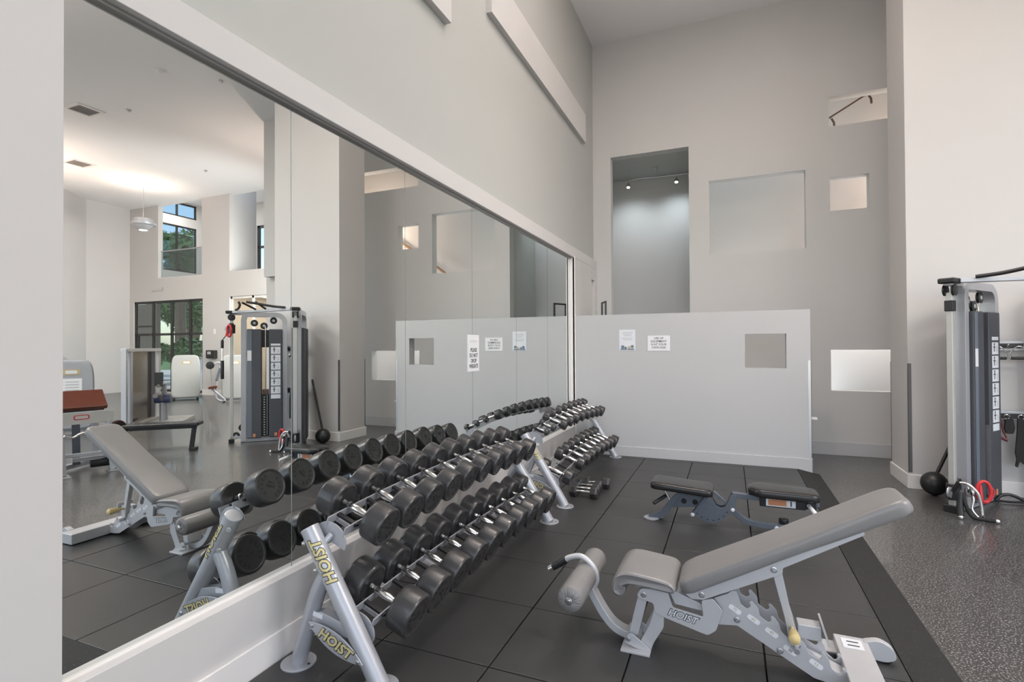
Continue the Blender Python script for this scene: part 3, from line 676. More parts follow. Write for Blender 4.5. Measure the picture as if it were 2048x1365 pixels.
for i, (x, z, s_) in enumerate(((1.868, .290, '75'), (1.938, .262, '65'), (2.004, .222, '45'), (2.160, .130, '15'), (2.07, .165, '30'))):
    c_ = Vector((x, 2.3645, z)); q_ = B().flat(rpoly([(-.026, -.010), (.026, -.010), (.026, .010), (-.026, .010)], .009, 4), lambda a, c: tuple(c_+ladd*a+ladu*c), (0, -1, 0), .0006).build('angle_sticker', 'paper', ld0, smooth=False)
    text('lettering', s_, c_+Vector((0, -.001, 0)), ladd, ladu, .017, 'tan_ink' if i != 4 else 'ink', ld0, depth=.0002)
for x, y, z in ((1.876, 2.362, .25), (2.034, 2.362, .157), (1.741, 2.330, .343), (2.013, 2.330, .490), (1.502, 2.333, .300), (1.434, 2.329, .096)):
    B().lathe((x, y, z), (0, -1, 0), [(0, .012), (.002, .012), (.003, .008), (.006, .007)], 14).build('bolt', 'steel', bench)
# rear stabiliser with its wheels
B().box(2.262, 2.385, 2.13, 2.66, MZ+.006, .125).build('stabiliser', 'silver_worn', bench, smooth=False, bevel=.004)
B().box(2.285, 2.36, 2.55, 2.63, .1255, .127).build('number_sticker', 'label', bench, smooth=False)
for y in (2.575, 2.605): text('digit', '1', (2.322, y, .1275), (0, -1, 0), (1, 0, 0), .06, 'ink', bench, depth=.0003, bold=.001)
B().box(2.20, 2.262, 2.56, 2.66, .085, .092).build('end_bracket', 'silver_worn', bench, smooth=False)
for y in (2.62, 2.17):
    h = B().flat(rpoly([(2.36, .125), (2.425, .145), (2.475, .120), (2.488, .075), (2.45, .058), (2.36, .065)], .022, 4), XZ(y), (0, 1, 0), .035).build('wheel_fork', 'silver_worn', bench, smooth=False, bevel=.002)
    B().lathe((2.452, y+.006, MZ+.026), (0, 1, 0), [(0, .020), (.003, .025), (.020, .026), (.023, .022)], 24).build('wheel', 'black', h)

# ================================================================== SMALL BLACK BENCH
bb = thing('ab_bench', 'low bench with two glossy black pads and dark grey frame, behind the grey bench', 'bench', (1.85, 4.2, MZ))
B().lathe((1.285, 4.17, MZ), (0, 0, 1), [(0, .058), (.006, .058), (.010, .050)], 24).build('foot_plate', 'silver', bb)
B().flat(rpoly([(1.255, MZ+.008), (1.37, MZ+.008), (1.425, .125), (1.49, .235), (1.545, .288), (1.50, .288), (1.44, .225), (1.36, .115)], .01), XZ(4.155), (0, 1, 0), .05).build('front_leg', 'slate', bb, smooth=False, bevel=.004)
B().flat(rpoly([(1.50, .285), (1.74, .290), (1.64, .175), (1.44, .145)], .015), XZ(4.175), (0, 1, 0), .008).build('side_gusset', 'slate', bb, smooth=False, bevel=.001)
for x in (1.525, 1.605): B().lathe((x, 4.1745, .205), (0, -1, 0), [(0, .020), (.001, .020)], 20).build('gusset_hole', 'black_matte', bb)
fan = [(1.703, .285), (1.68, .265), (1.585, .128), (1.583, .112)]+[(1.713+.150*cos(t), .222-.150*sin(t)) for t in [radians(a) for a in range(140, 20, -12)]]+[(1.872, .165), (1.880, .20), (1.892, .245), (1.888, .290), (1.870, .302), (1.852, .288), (1.835, .235), (1.815, .200), (1.785, .190), (1.755, .200), (1.735, .235), (1.725, .275)]
fan = [(a, c if c > MZ+.02 else MZ+.02) for a, c in fan]
for y in (4.145, 4.215):
    fp = B().flat(fan, XZ(y), (0, 1, 0), .008).build('adjuster_plate', 'slate', bb, smooth=False, bevel=.001)
    if y < 4.2:
        for i in range(7):
            t = radians(135-18*i); B().lathe((1.713+.130*cos(t), 4.1448, max(.222-.130*sin(t), .085)), (0, -1, 0), [(0, .005), (.0006, .005)], 10).build('adjuster_hole', 'black_matte', fp)
        for x, z in ((1.703, .268), (1.588, .118), (1.866, .185)): B().lathe((x, 4.144, z), (0, -1, 0), [(0, .014), (.004, .013), (.008, .006)], 16).build('bolt', 'label', fp)
B().flat(rpoly([(1.865, .305), (2.42, .290), (2.42, .258), (1.865, .268)], .004), XZ(4.16), (0, 1, 0), .05).build('seat_rail', 'slate', bb, smooth=False, bevel=.003)
B().flat(rpoly([(1.72, .292), (1.74, .300), (1.84, .215), (1.825, .198)], .004), XZ(4.165), (0, 1, 0), .04).build('link_rail', 'slate', bb, smooth=False, bevel=.003)
B().sweep(smoothpath([(1.855, 4.18, .195), (1.895, 4.18, .150), (1.955, 4.18, .108), (2.04, 4.18, .092), (2.20, 4.18, .092), (2.36, 4.18, .092)], 5), [(-.026, -.02), (.026, -.02), (.026, .02), (-.026, .02)], (0, 1, 0)).build('rear_leg', 'slate', bb, smooth=False, bevel=.004)
B().box(2.33, 2.40, 4.03, 4.40, MZ, .085).build('rear_foot', 'slate', bb, smooth=False, bevel=.004)
B().lathe((2.153, 4.152, .086), (0, -1, 0), [(0, .016), (.004, .014), (.008, .006)], 16).build('bolt', 'label', bb)
B().cyl((2.20, 4.20, .112), (2.20, 4.20, .150), .032, seg=20, bev=.008).build('adjuster_knob', 'black', bb)
B().box(2.045, 2.335, 4.148, 4.215, .232, .300).build('weight_chart_block', 'black', bb, smooth=False, bevel=.003)
lb = B().box(2.085, 2.272, 4.1465, 4.148, .240, .296).build('weight_chart', 'paper', bb, smooth=False)
B().box(2.10, 2.215, 4.1455, 4.1465, .248, .288).build('chart_print', 'orange_ink', lb, smooth=False)
B().box(2.24, 2.248, 4.1455, 4.1465, .250, .286).build('chart_print', 'ink', lb, smooth=False)
B().cyl((2.35, 4.15, .27), (2.39, 4.02, .235), .014, bev=.004).build('carry_handle', 'paper', bb)
B().box(2.335, 2.40, 4.15, 4.22, .24, .285).build('rail_cap', 'black', bb, smooth=False, bevel=.004)
B().tube([(1.365, 4.17, .30), (1.40, 4.17, .245), (1.425, 4.17, .195)], .007).build('handle_stem', 'steel', bb)
B().cyl((1.395, 4.17, .235), (1.31, 4.10, .185), .014, seg=16, bev=.003).build('handle_grip', 'black', bb)
a1 = atan2(-.028, .44)
pad(rrect(0, .445, -.135, .135, .04, taper=-.05), .052, 'front_pad', 'vinyl_black', ((1.287, 4.20, .302), (cos(a1), 0, sin(a1)), (0, 1, 0), (-sin(a1), 0, cos(a1))), bb)
a2_ = atan2(-.012, .46)
pts = [(0.0, -.06), (.0, .06), (.06, .135), (.42, .115), (.45, .09), (.455, 0), (.45, -.09), (.42, -.115), (.06, -.135)]
dense = []
for i, p in enumerate(rpoly(pts, .03, 4)): dense.append(p)
pad(dense, .055, 'rear_pad', 'vinyl_black', ((1.968, 4.20, .312), (cos(a2_), 0, sin(a2_)), (0, 1, 0), (-sin(a2_), 0, cos(a2_))), bb)

# ================================================================== CORNER CABLE MACHINE
cm = thing('cable_machine', 'silver and charcoal dual-tower cable machine standing against the white column', 'cable machine', (4.2, 5.9, 0))
V = Vector
def tower(F, Bk, ninner, low):
    F, Bk = V((*F, 0)), V((*Bk, 0)); d = (Bk-F).normalized(); L = (Bk-F).length; n = V((-d.y, d.x, 0))
    if n.dot(V((*ninner, 0))) < 0: n = -n
    Z = V((0, 0, 1)); P = lambda s_, t_, z: F+d*s_+n*t_+Z*z
    # guide post with sliding carriage
    B().obox(P(0, 0, .93), d, n, Z, .045, .045, 1.76).build('guide_post', 'shroud', cm, smooth=False, bevel=.006)
    B().obox(P(0, 0, .03), d, n, Z, .07, .11, .06).build('post_foot', 'black', cm, smooth=False, bevel=.008)
    B().obox(P(0, 0, 1.70), d, n, Z, .062, .062, .09).build('post_bumper', 'black', cm, smooth=False, bevel=.006)
    B().obox(P(0, 0, 1.905), d, n, Z, .15, .12, .045).build('post_cap', 'black', cm, smooth=False, bevel=.012)
    for t_ in (-.03, .03): B().lathe(P(0, t_-.012, 1.83), n, [(0, .03), (.004, .048), (.010, .044), (.014, .044), (.020, .048), (.024, .03)], 24).build('pulley', 'black', cm)
    # main frame: tall hoop
    hoop = [P(.16, 0, .02), P(.16, 0, 1.0), P(.16, 0, 1.80), P(.175, 0, 1.855), P(.20, 0, 1.875)]+[P(.2+(L-.34)*k/4, 0, 1.875) for k in range(1, 5)]
    hoop += [P(L-.14+.12*sin(a), 0, 1.755+.12*cos(a)) for a in [radians(q) for q in range(15, 91, 15)]]+[P(L-.02, 0, 1.2), P(L-.02, 0, .02)]
    B().sweep(hoop, [(-.055, -.034), (.055, -.034), (.055, .034), (-.055, .034)], n).build('hoop_frame', 'silver', cm, smooth=False, bevel=.008)
    B().obox(P(.08, 0, 1.885), d, n, Z, .22, .06, .04).build('top_arm', 'silver', cm, smooth=False, bevel=.005)
    B().obox(P(L/2+.07, 0, .03), d, n, Z, L-.1, .09, .05).build('base_rail', 'silver', cm, smooth=False, bevel=.005)
    B().obox(P(.08, 0, .075), d, n, Z, .18, .045, .04).build('base_arm', 'silver', cm, smooth=False, bevel=.004)
    for s_, z in ((.06, .10), (.14, .215), (.30, 1.75), (.43, 1.66+.05), (.56, 1.79)):
        pu = B().lathe(P(s_, -.014, z), n, [(0, .02), (.003, .05), (.009, .045), (.019, .045), (.025, .05), (.028, .02)], 24).build('pulley', 'black', cm)
        B().lathe(P(s_, .0145, z), n, [(0, .02), (.003, .018)], 14).build('pulley_hub', 'silver', pu)
    # shroud with weight stack
    for s0, s1, nm_ in ((.205, .40, 'a'), (.50, L-.055, 'b')):
        sh = B().obox(P((s0+s1)/2, 0, .86), d, n, Z, s1-s0, .17, 1.60).build('shroud', 'charcoal', cm, smooth=False, bevel=.012)
        if nm_ == 'a':
            B().obox(P(s0+.035, .0862, .86), d, n, Z, .06, .002, 1.58).build('edge_strip', 'charcoal_light', sh, smooth=False)
            B().obox(P(s0+.035, .088, 1.27), d, n, Z, .055, .001, .15).build('notice_label', 'label', sh, smooth=False)
        else:
            B().obox(P((s0+s1)/2, .0858, 1.43), d, n, Z, .13, .001, .03).build('exercise_sticker', 'label', sh, smooth=False)
            for k in range(6):
                z = 1.345-.118*k
                es = B().obox(P((s0+s1)/2, .0858, z), d, n, Z, .13, .001, .105).build('exercise_sticker', 'label', sh, smooth=False)
                q = (s0+s1)/2
                B().obox(P(q-.02, .0868, z), d, n, Z, .012, .001, .06).build('drawn_figure', 'ink', es, smooth=False)
                B().lathe(P(q-.02, .0863, z+.038), n, [(0, .009), (.001, .009)], 10).build('drawn_figure', 'ink', es)
                B().obox(P(q-.02, .0868, z+.01), d, n, Z, .045, .001, .008).build('drawn_figure', 'ink', es, smooth=False)
                B().obox(P(q+.035, .0868, z-.01), d, n, Z, .010, .001, .05).build('drawn_figure', 'grey_ink', es, smooth=False)
            B().obox(P((s0+s1)/2, .0858, .66), d, n, Z, .13, .001, .06).build('exercise_sticker', 'label', sh, smooth=False)
        B().obox(P((s0+s1)/2, .0858, .10), d, n, Z, .035, .001, .05).build('notice_label', 'orange_ink', sh, smooth=False)
    sl = B().obox(P(.45, -.03, 1.52), d, n, Z, .10, .08, .26).build('slot_panel', 'black', cm, smooth=False)
    stk = B().obox(P(.45, 0, .38), d, n, Z, .095, .13, .62).build('weight_stack', 'black', cm, smooth=False)
    for k in range(16):
        B().obox(P(.435, .0655, .10+k*.037), d, n, Z, .014, .001, .012).build('weight_number', 'label', stk, smooth=False)
    B().obox(P(.475, .075, .39), d, n, Z, .006, .02, .60).build('stack_rail', 'steel', cm, smooth=False)
    B().obox(P(.45, 0, .73), d, n, Z, .085, .09, .07).build('stack_top', 'brown_trim', cm, smooth=False, bevel=.004)
    for t_ in (-.03, .03): B().cyl(P(.45, t_, .1), P(.45, t_, 1.7), .006).build('stack_guide', 'chrome', cm)
    return P
PA = tower((3.54, 5.385), (4.02, 6.00), (.8, -.6), True)
PB = tower((4.86, 5.48), (4.34, 6.00), (-.7, -.7), False)
a_, b_ = PA(0, 0, 1.905), PB(0, 0, 1.905); e = (b_-a_).normalized()
B().obox((a_+b_)/2, e, V((0, 0, 1)).cross(e), (0, 0, 1), (b_-a_).length-.12, .07, .035).build('crossbar', 'silver', cm, smooth=False, bevel=.005)
B().tube(smoothpath([(3.70, 5.36, 1.93), (3.85, 5.30, 1.945), (4.02, 5.20, 1.98), (4.12, 5.10, 2.0)], 5), .016).build('pullup_grip', 'black', cm)
B().tube(smoothpath([(4.70, 5.42, 1.93), (4.55, 5.34, 1.945), (4.38, 5.22, 1.98), (4.28, 5.12, 2.0)], 5), .016).build('pullup_grip', 'black', cm)
B().tube([(4.10, 5.40, 1.925), (4.07, 5.20, 2.01)], .014).build('pullup_grip', 'black', cm)
B().tube([(4.30, 5.41, 1.925), (4.34, 5.22, 2.01)], .014).build('pullup_grip', 'black', cm)
# back plates joining the towers, with hooks
for z in (1.365, .737):
    pl = B().box(3.99, 4.40, 6.05, 6.062, z-.043, z+.043).build('back_plate', 'silver', cm, smooth=False, bevel=.003)
    B().flat(rpoly([(4.035, z-.022), (4.355, z-.022), (4.365, z+.022), (4.025, z+.022)], .018, 4), XZ(6.05), (0, -1, 0), .008).build('hook_bar', 'black', pl, smooth=False)
    for x in (4.07, 4.14, 4.25, 4.32): B().tube([(x, 6.042, z), (x, 6.00, z-.004), (x, 5.985, z+.014)], .006).build('hook', 'chrome', pl)
for P_, z, lowq in ((PA, .17, True), (PB, 1.66, False)):
    ca = B().obox(P_(0, 0, z), (1, 0, 0), (0, 1, 0), (0, 0, 1), .075, .075, .13).build('carriage', 'black', cm, smooth=False, bevel=.008)
    B().lathe(P_(-.045, -.012, z), P_(0, 1, 0)-P_(0, 0, 0), [(0, .02), (.004, .045), (.012, .04), (.020, .045), (.024, .02)], 20).build('pulley', 'silver', ca)
for P_ in (PA, PB): B().tube([P_(-.02, 0, .2), P_(-.02, 0, 1.6)], .0025, 6).build('cable', 'black_matte', cm)
# attachments
def dhandle(name, label, cat, c, ru, rv, grip, frame, w_=.12, h_=.10, group=None):
    """stirrup handle: grip bar along ru, yoke upwards along rv"""
    c, ru, rv = V(c), V(ru).normalized(), V(rv).normalized(); o = thing(name, label, cat, c, group)
    B().cyl(c-ru*w_/2, c+ru*w_/2, .013, seg=14, bev=.003).build('grip', grip, o)
    B().tube(smoothpath([c-ru*w_/2, c-ru*w_/2+rv*h_*.55, c-ru*.018+rv*h_, c+ru*.018+rv*h_, c+ru*w_/2+rv*h_*.55, c+ru*w_/2], 4), .005, 8).build('yoke', frame, o)
    return o
dhandle('pulley_attachment', 'chrome stirrup handle on the left hook of the upper plate, cable machine', 'handle', (4.07, 6.0, 1.255), (1, 0, 0), (0, 0, 1), 'black', 'chrome')
dhandle('pulley_attachment', 'chrome stirrup handle on the right hook of the upper plate, cable machine', 'handle', (4.22, 6.0, 1.255), (1, 0, 0), (0, 0, 1), 'black', 'chrome')
o = thing('strap_handle', 'dark red and black triangular strap handle hanging on the lower plate of the cable machine', 'handle', (4.07, 6.0, .62))
B().tube([(4.07, 5.99, .73), (4.04, 5.99, .58), (4.10, 5.98, .535)], .007).build('strap', 'black_matte', o)
B().tube([(4.075, 5.99, .73), (4.095, 5.985, .60), (4.115, 5.98, .55)], .007).build('strap', 'dark_red', o)
B().cyl((4.035, 5.985, .572), (4.12, 5.975, .525), .013).build('grip', 'dark_red', o)
o = thing('ankle_cuff', 'short black ankle cuff hanging in the middle of the lower plate', 'cuff', (4.14, 5.99, .65))
B().flat(rpoly([(4.112, .72), (4.165, .72), (4.178, .63), (4.165, .585), (4.115, .585), (4.103, .63)], .01), XZ(5.98), (0, 1, 0), .025).build('cuff', 'black_matte', o, smooth=False, bevel=.004)
B().tube([(4.12+.02*cos(a), 5.985, .735+.02*sin(a)) for a in [radians(q) for q in range(0, 360, 30)]], .003, 6).build('d_ring', 'chrome', o)
o = thing('long_strap', 'long black padded strap hanging on the right of the lower plate', 'strap', (4.22, 5.99, .5))
B().flat(rpoly([(4.195, .72), (4.245, .72), (4.265, .62), (4.268, .32), (4.235, .32), (4.205, .345), (4.19, .29), (4.175, .30), (4.185, .36), (4.175, .42), (4.19, .60)], .006), XZ(5.98), (0, 1, 0), .018).build('strap', 'black_matte', o, smooth=False, bevel=.003)
B().tube([(4.22+.022*cos(a), 5.985, .735+.02*sin(a)) for a in [radians(q) for q in range(0, 360, 30)]], .003, 6).build('d_ring', 'chrome', o)
# heap of attachments at the foot of the left tower
o = dhandle('pulley_attachment', 'bright red ring handle at the foot of the cable machine tower', 'handle', (3.70, 5.32, .20), (0, .25, 1), (1, .2, 0), 'red', 'red', .15, .09)
B().tube([V((3.70, 5.32, .20))+V((.02, 0, 0))+V((cos(a)*.045, 0, sin(a)*.085)) for a in [radians(q) for q in range(-180, 181, 20)]], .013).build('ring', 'red', o)
o = dhandle('pulley_attachment', 'red ring handle hanging high on the right tower of the cable machine', 'handle', (4.80, 5.36, 1.63), (0, .25, 1), (-1, -.2, 0), 'red', 'red', .15, .09)
B().tube([V((4.76, 5.36, 1.63))+V((cos(a)*.045, 0, sin(a)*.085)) for a in [radians(q) for q in range(-180, 181, 20)]], .013).build('ring', 'red', o)
o = thing('curved_bar', 'curved chrome pulldown bar leaning in the heap at the foot of the cable machine', 'bar', (3.62, 5.30, 0))
B().tube(smoothpath([(3.55, 5.27, .27), (3.60, 5.25, .265), (3.655, 5.24, .20), (3.675, 5.235, .10), (3.68, 5.23, .012)], 5), .011).build('bar', 'chrome', o)
B().cyl((3.545, 5.27, .275), (3.515, 5.30, .19), .016).build('grip', 'black', o)
o = thing('tricep_rope', 'black rope and rubber-gripped attachment with chrome ends on the floor by the tower', 'rope', (3.60, 5.20, 0))
B().tube(smoothpath([(3.56, 5.24, .20), (3.565, 5.21, .12), (3.60, 5.19, .03), (3.68, 5.17, .018), (3.74, 5.16, .018)], 5), .014).build('rope', 'black_matte', o)
B().tube(smoothpath([(3.545, 5.24, .20), (3.535, 5.22, .10), (3.53, 5.19, .028)], 5), .022).build('grip', 'black', o)
for p in ((3.745, 5.158, .018), (3.528, 5.185, .018)): B().sphere(p, .018, 12).build('end_ball', 'chrome', o)
o = thing('v_handle', 'small chrome swivel handle in the heap below the tower pulley', 'handle', (3.60, 5.27, 0))
B().tube(smoothpath([(3.60, 5.27, .24), (3.63, 5.25, .16), (3.61, 5.22, .08), (3.645, 5.20, .018)], 5), .009).build('bar', 'chrome', o)
B().lathe((3.60, 5.265, .20), (1, .4, 0), [(0, .02), (.004, .038), (.02, .038), (.024, .02)], 20).build('swivel', 'chrome', o)
o = thing('pulley_attachment', 'black double-loop handle lying on the floor by the cable machine', 'handle', (4.09, 5.88, 0))
B().tube(smoothpath([(3.99, 5.86, .018), (4.03, 5.87, .06), (4.09, 5.88, .07), (4.15, 5.88, .05), (4.20, 5.88, .016)], 5), .013).build('grip', 'black', o)
B().tube(smoothpath([(3.99, 5.86, .016), (4.08, 5.85, .014), (4.20, 5.88, .014)], 5), .01).build('strap', 'black_matte', o)
# ball mace leaning on the column
o = thing('steel_mace', 'long black handled mace with dark ball head on the floor by the column', 'mace', (3.575, 5.93, 0))
B().sphere((3.575, 5.93, .107), .105, 32).build('ball', 'black', o)
B().cyl((3.60, 5.95, .19), (3.93, 6.10, .90), .015).build('shaft', 'black', o)

# ================================================================== EQUIPMENT DEEPER IN THE ROOM (seen in the mirror)
def facing(x, y): 
    f = V((-(x+1.86), -y, 0)).normalized(); return f, V((-f.y, f.x, 0))
def stack_machine(c, label, w_, h_, arms, name='weight_machine', notice=False, badge=True, sm='shroud'):
    o = thing(name, label, 'weight machine', (*c, 0)); f, s_ = facing(*c); Z = V((0, 0, 1)); C0 = V((*c, 0))
    P = lambda a, d, z: C0+s_*a+f*d+Z*z
    hw = w_/2; out = rpoly([(-hw, .07), (hw, .07), (hw*1.0, h_*.8), (hw*.86, h_), (-hw*.86, h_), (-hw, h_*.8)], .13, 6)
    sh = B().flat(out, lambda a, c_: tuple(P(a, 0, c_)), -f, .16).build('shroud', sm, o, bevel=.025, seg=3, smooth=True)
    B().flat(rpoly([(-hw*.93, .10), (hw*.93, .10), (hw*.93, h_*.8), (hw*.8, h_*.97), (-hw*.8, h_*.97), (-hw*.93, h_*.8)], .12, 6), lambda a, c_: tuple(P(a, .002, c_)), f, .006).build('shroud_face', sm, sh, bevel=.004)
    if badge: 
        bd = B().flat(rpoly([(-.13, h_-.24), (.10, h_-.24), (.10, h_-.15), (-.13, h_-.15)], .04, 6), lambda a, c_: tuple(P(a, .009, c_)), f, .004).build('badge', 'tan_ink', sh)
        B().flat(rpoly([(-.09, h_-.22), (.06, h_-.22), (.06, h_-.17), (-.09, h_-.17)], .02, 4), lambda a, c_: tuple(P(a, .0135, c_)), f, .001).build('badge_centre', 'label', bd)
    if notice:
        nt_ = B().flat([(-.15, .55), (.10, .55), (.10, .90), (-.15, .90)], lambda a, c_: tuple(P(a, .009, c_)), f, .002).build('paper_notice', 'paper', sh)
        for k in range(6): B().flat([(-.11, .84-.045*k), (.06, .84-.045*k), (.06, .852-.045*k), (-.11, .852-.045*k)], lambda a, c_: tuple(P(a, .0115, c_)), f, .0008).build('text_line', 'grey_ink', nt_)
    for a in (-hw*.8, hw*.8): B().obox(P(a, -.05, .035), s_, f, Z, .05, .34, .07).build('foot', 'black', o, smooth=False, bevel=.005)
    B().obox(P(0, -.08, .05), s_, f, Z, w_*.9, .06, .05).build('base_bar', 'silver', o, smooth=False, bevel=.005)
    for k in arms: k(P, o)
    return o
def seat_arm(side):
    def k(P, o):
        q = side; X, Y_ = P(1, 0, 0)-P(0, 0, 0), P(0, 1, 0)-P(0, 0, 0)
        B().tube(smoothpath([P(q*.20, .10, .05), P(q*.34, .14, .06), P(q*.42, .16, .20), P(q*.37, .16, .62), P(q*.33, .14, .92)], 5), .026).build('frame_post', 'silver', o)
        B().obox(P(q*.36, .20, .72), Y_, P(q*-.25, 0, 1)-P(0, 0, 0), X, .20, .34, .06).build('back_pad', 'slate', o, smooth=False, bevel=.02)
        B().obox(P(q*.48, .20, .40), X+V((0, 0, -.12*q)), Y_, (0, 0, 1), .20, .22, .06).build('seat', 'maroon', o, smooth=False, bevel=.02)
        B().lathe(P(q*.54, .20, .95), Y_, [(0, .03), (.01, .095), (.03, .095), (.04, .03)], 24).build('roller_pad', 'black', o)
        B().tube([P(q*.53, .19, .92), P(q*.52, .18, .42)], .012).build('lever', 'chrome', o)
        B().tube(smoothpath([P(q*.54, .18, .93), P(q*.44, .18, 1.0), P(q*.35, .15, 1.02), P(q*.31, .14, .95)], 4), .02).build('lever_arm', 'silver', o)
        B().tube([P(q*.22, .15, .08), P(q*.50, .18, .36)], .026).build('seat_post', 'silver', o)
    return k
def low_bar(P, o):
    B().tube(smoothpath([P(.35, -.1, .12), P(.55, -.1, .10), P(.85, .0, .28), P(1.1, .05, .29)], 5), .025).build('frame_bar', 'silver', o)
    B().obox(P(.75, 0, .42), P(1, 0, 0)-P(0, 0, 0), P(0, 1, 0)-P(0, 0, 0), (0, 0, 1), .6, .3, .07).build('pad', 'black', o, smooth=False, bevel=.02)
    B().obox(P(.55, -.05, .6), P(1, 0, 0)-P(0, 0, 0), P(0, 1, 0)-P(0, 0, 0), (0, 0, 1), .1, .3, .32).build('pad', 'black', o, smooth=False, bevel=.02)
stack_machine((11.48, 9.5), 'tall pale silver weight machine in front of the dark far window', .66, 1.20, [low_bar])
stack_machine((9.95, 9.72), 'pale silver weight machine with slanted back pad and roller, left of the cable machine', .60, 1.20, [seat_arm(1)])
def rod(P, o): B().tube([P(.0, -.1, 1.16), P(.12, -.1, 1.25)], .03).build('adjuster', 'silver', o)
stack_machine((8.02, 5.08), 'silver weight machine with a taped paper notice, behind the maroon pad', .62, 1.20, [rod], notice=True, sm='silver')
# tall framed machine with tinted panel
o = thing('leg_press_machine', 'large silver framed machine with a dark tinted panel and blue-grey lever arms', 'weight machine', (8.1, 6.2, 0))
pa, pb = V((7.36, 5.50, 0)), V((8.55, 6.85, 0)); d = (pb-pa).normalized(); n = V((d.y, -d.x, 0)); L = (pb-pa).length; Z = V((0, 0, 1))
if n.dot(V((-1, -.7, 0))) < 0: n = -n
for s_, w2, m_ in ((.03, .07, 'silver'), (.24, .10, 'silver'), (L-.28, .10, 'silver'), (L-.03, .07, 'shroud')):
    B().obox(pa+d*s_+Z*.69, d, n, Z, w2, .08, 1.38).build('post', m_, o, smooth=False, bevel=.01)
B().obox(pa+d*L/2+Z*1.355, d, n, Z, L, .10, .06).build('top_beam', 'silver', o, smooth=False, bevel=.01)
B().obox(pa+d*L/2+Z*.04, d, n, Z, L, .14, .08).build('base_beam', 'shroud', o, smooth=False, bevel=.01)
B().obox(pa+d*(L/2)+Z*.70-n*.03, d, n, Z, L-.42, .008, 1.24).build('tinted_panel', 'tinted', o, smooth=False)
c0 = pa+d*.75+n*.35
B().tube(smoothpath([c0+Z*.02, c0+Z*.3, c0+Z*.52], 4), .045).build('lever_post', 'silver', o)
B().tube(smoothpath([c0+d*.18+Z*.02, c0+d*.15+Z*.35, c0+d*.08+Z*.72], 4), .04).build('lever_post', 'silver', o)
B().tube(smoothpath([c0-d*.42+Z*.56, c0-d*.25+Z*.57, c0-d*.1+Z*.50, c0+Z*.44], 5), .038).build('lever_arm', 'vinyl', o)
B().tube(smoothpath([c0-d*.25+Z*.72, c0-d*.02+Z*.74, c0+d*.15+Z*.72], 5), .03).build('lever_arm', 'vinyl', o)
B().cyl(c0-n*.12+Z*.47, c0+n*.12+Z*.47, .075, bev=.01).build('pivot_pad', 'blue', o)
B().obox(c0-d*.22+Z*.84, d, n, Z, .03, .12, .24).build('hand_plate', 'black', o, smooth=False, bevel=.006)
B().obox(c0+d*.3+Z*.04+n*.1, d, n, Z, .9, .5, .08).build('foot_plate', 'shroud', o, smooth=False, bevel=.01)
# flat bench with a barbell plate
o = thing('flat_bench', 'low flat black bench with a dark red weight plate at its far end', 'bench', (5.26, 4.63, 0))
e0, e1 = V((4.80, 4.96, .365)), V((5.72, 4.30, .35)); d = (e1-e0).normalized(); n = V((-d.y, d.x, 0))
B().obox((e0+e1)/2, d, n, Z, (e1-e0).length, .22, .055).build('pad', 'vinyl_black', o, smooth=False, bevel=.018)
B().obox((e0+e1)/2-Z*.045, d, n, Z, (e1-e0).length*.9, .05, .035).build('rail', 'black', o, smooth=False)
for e_0, sx in ((e0, 1), (e1, -1)):
    lg = e_0+d*.12*sx; B().obox(lg*1+V((0, 0, -lg.z+.17))-d*.02*sx, n, d, V((-.12*sx*d.x, -.12*sx*d.y, 1)), .05, .05, .34).build('leg', 'black', o, smooth=False, bevel=.004)
    B().obox(lg*1+V((0, 0, -lg.z+.022))-d*.045*sx, d, n, Z, .06, .08, .044).build('foot', 'black', o, smooth=False, bevel=.006)
B().obox(V((5.60, 4.30, .17)), (1, 0, 0), (0, 1, 0), Z, .05, .05, .34).build('plate_post', 'black', o, smooth=False, bevel=.004)
B().cyl((5.60, 4.30, .31), (5.47, 4.33, .31), .014).build('plate_peg', 'steel', o)
pd = V((-.97, .22, 0)).normalized(); pc_ = V((5.53, 4.315, .31))
o = thing('weight_plate', 'small round weight plate with dark red rim at the end of the flat black bench', 'weight plate', (5.53, 4.32, .16))
B().lathe(pc_, pd, [(0, .03), (.002, .130), (.008, .142), (.030, .142), (.036, .130), (.038, .085), (.03, .075), (.03, .035), (.04, .03), (.042, .012)], 32).build('plate', 'black', o)
B().tube([pc_+pd*.034+V((-pd.y, pd.x, 0))*.128*cos(a_)+Z*.128*sin(a_) for a_ in [radians(q) for q in range(0, 361, 12)]], .008, 8).build('rim', 'dark_red', o)
# preacher curl bench
o = thing('preacher_bench', 'preacher curl bench with a sloped maroon pad on a silver and black frame', 'bench', (4.85, 3.6, 0))
e = V((-.26, .965, 0)).normalized(); q = V((-.965, -.26, 0)).normalized(); sl = (q*.19-Z*.17).normalized(); nn = e.cross(sl)
if nn.z < 0: nn = -nn
pc = V((4.80, 3.46, .815))
B().obox(pc, e, sl, nn, .56, .27, .05).build('arm_pad', 'maroon', o, smooth=False, bevel=.012)
B().obox(pc-nn*.045, e, sl, nn, .52, .22, .04).build('pad_board', 'black', o, smooth=False)
pl = B().obox(V((4.70, 3.48, .625)), e, q, Z, .58, .02, .13).build('cross_plate', 'shroud', o, smooth=False, bevel=.003)
b = V((4.70, 3.48, .635))+q*.0105
bd = B().flat(rpoly([(-.07, -.026), (.07, -.026), (.07, .026), (-.07, .026)], .025, 6), lambda a, c_: tuple(b+e*a+Z*c_), q, .002).build('badge', 'red_ink', pl)
B().flat(rpoly([(-.058, -.017), (.058, -.017), (.058, .017), (-.058, .017)], .016, 6), lambda a, c_: tuple(b+q*.0022+e*a+Z*c_), q, .001).build('badge_centre', 'shroud', bd)
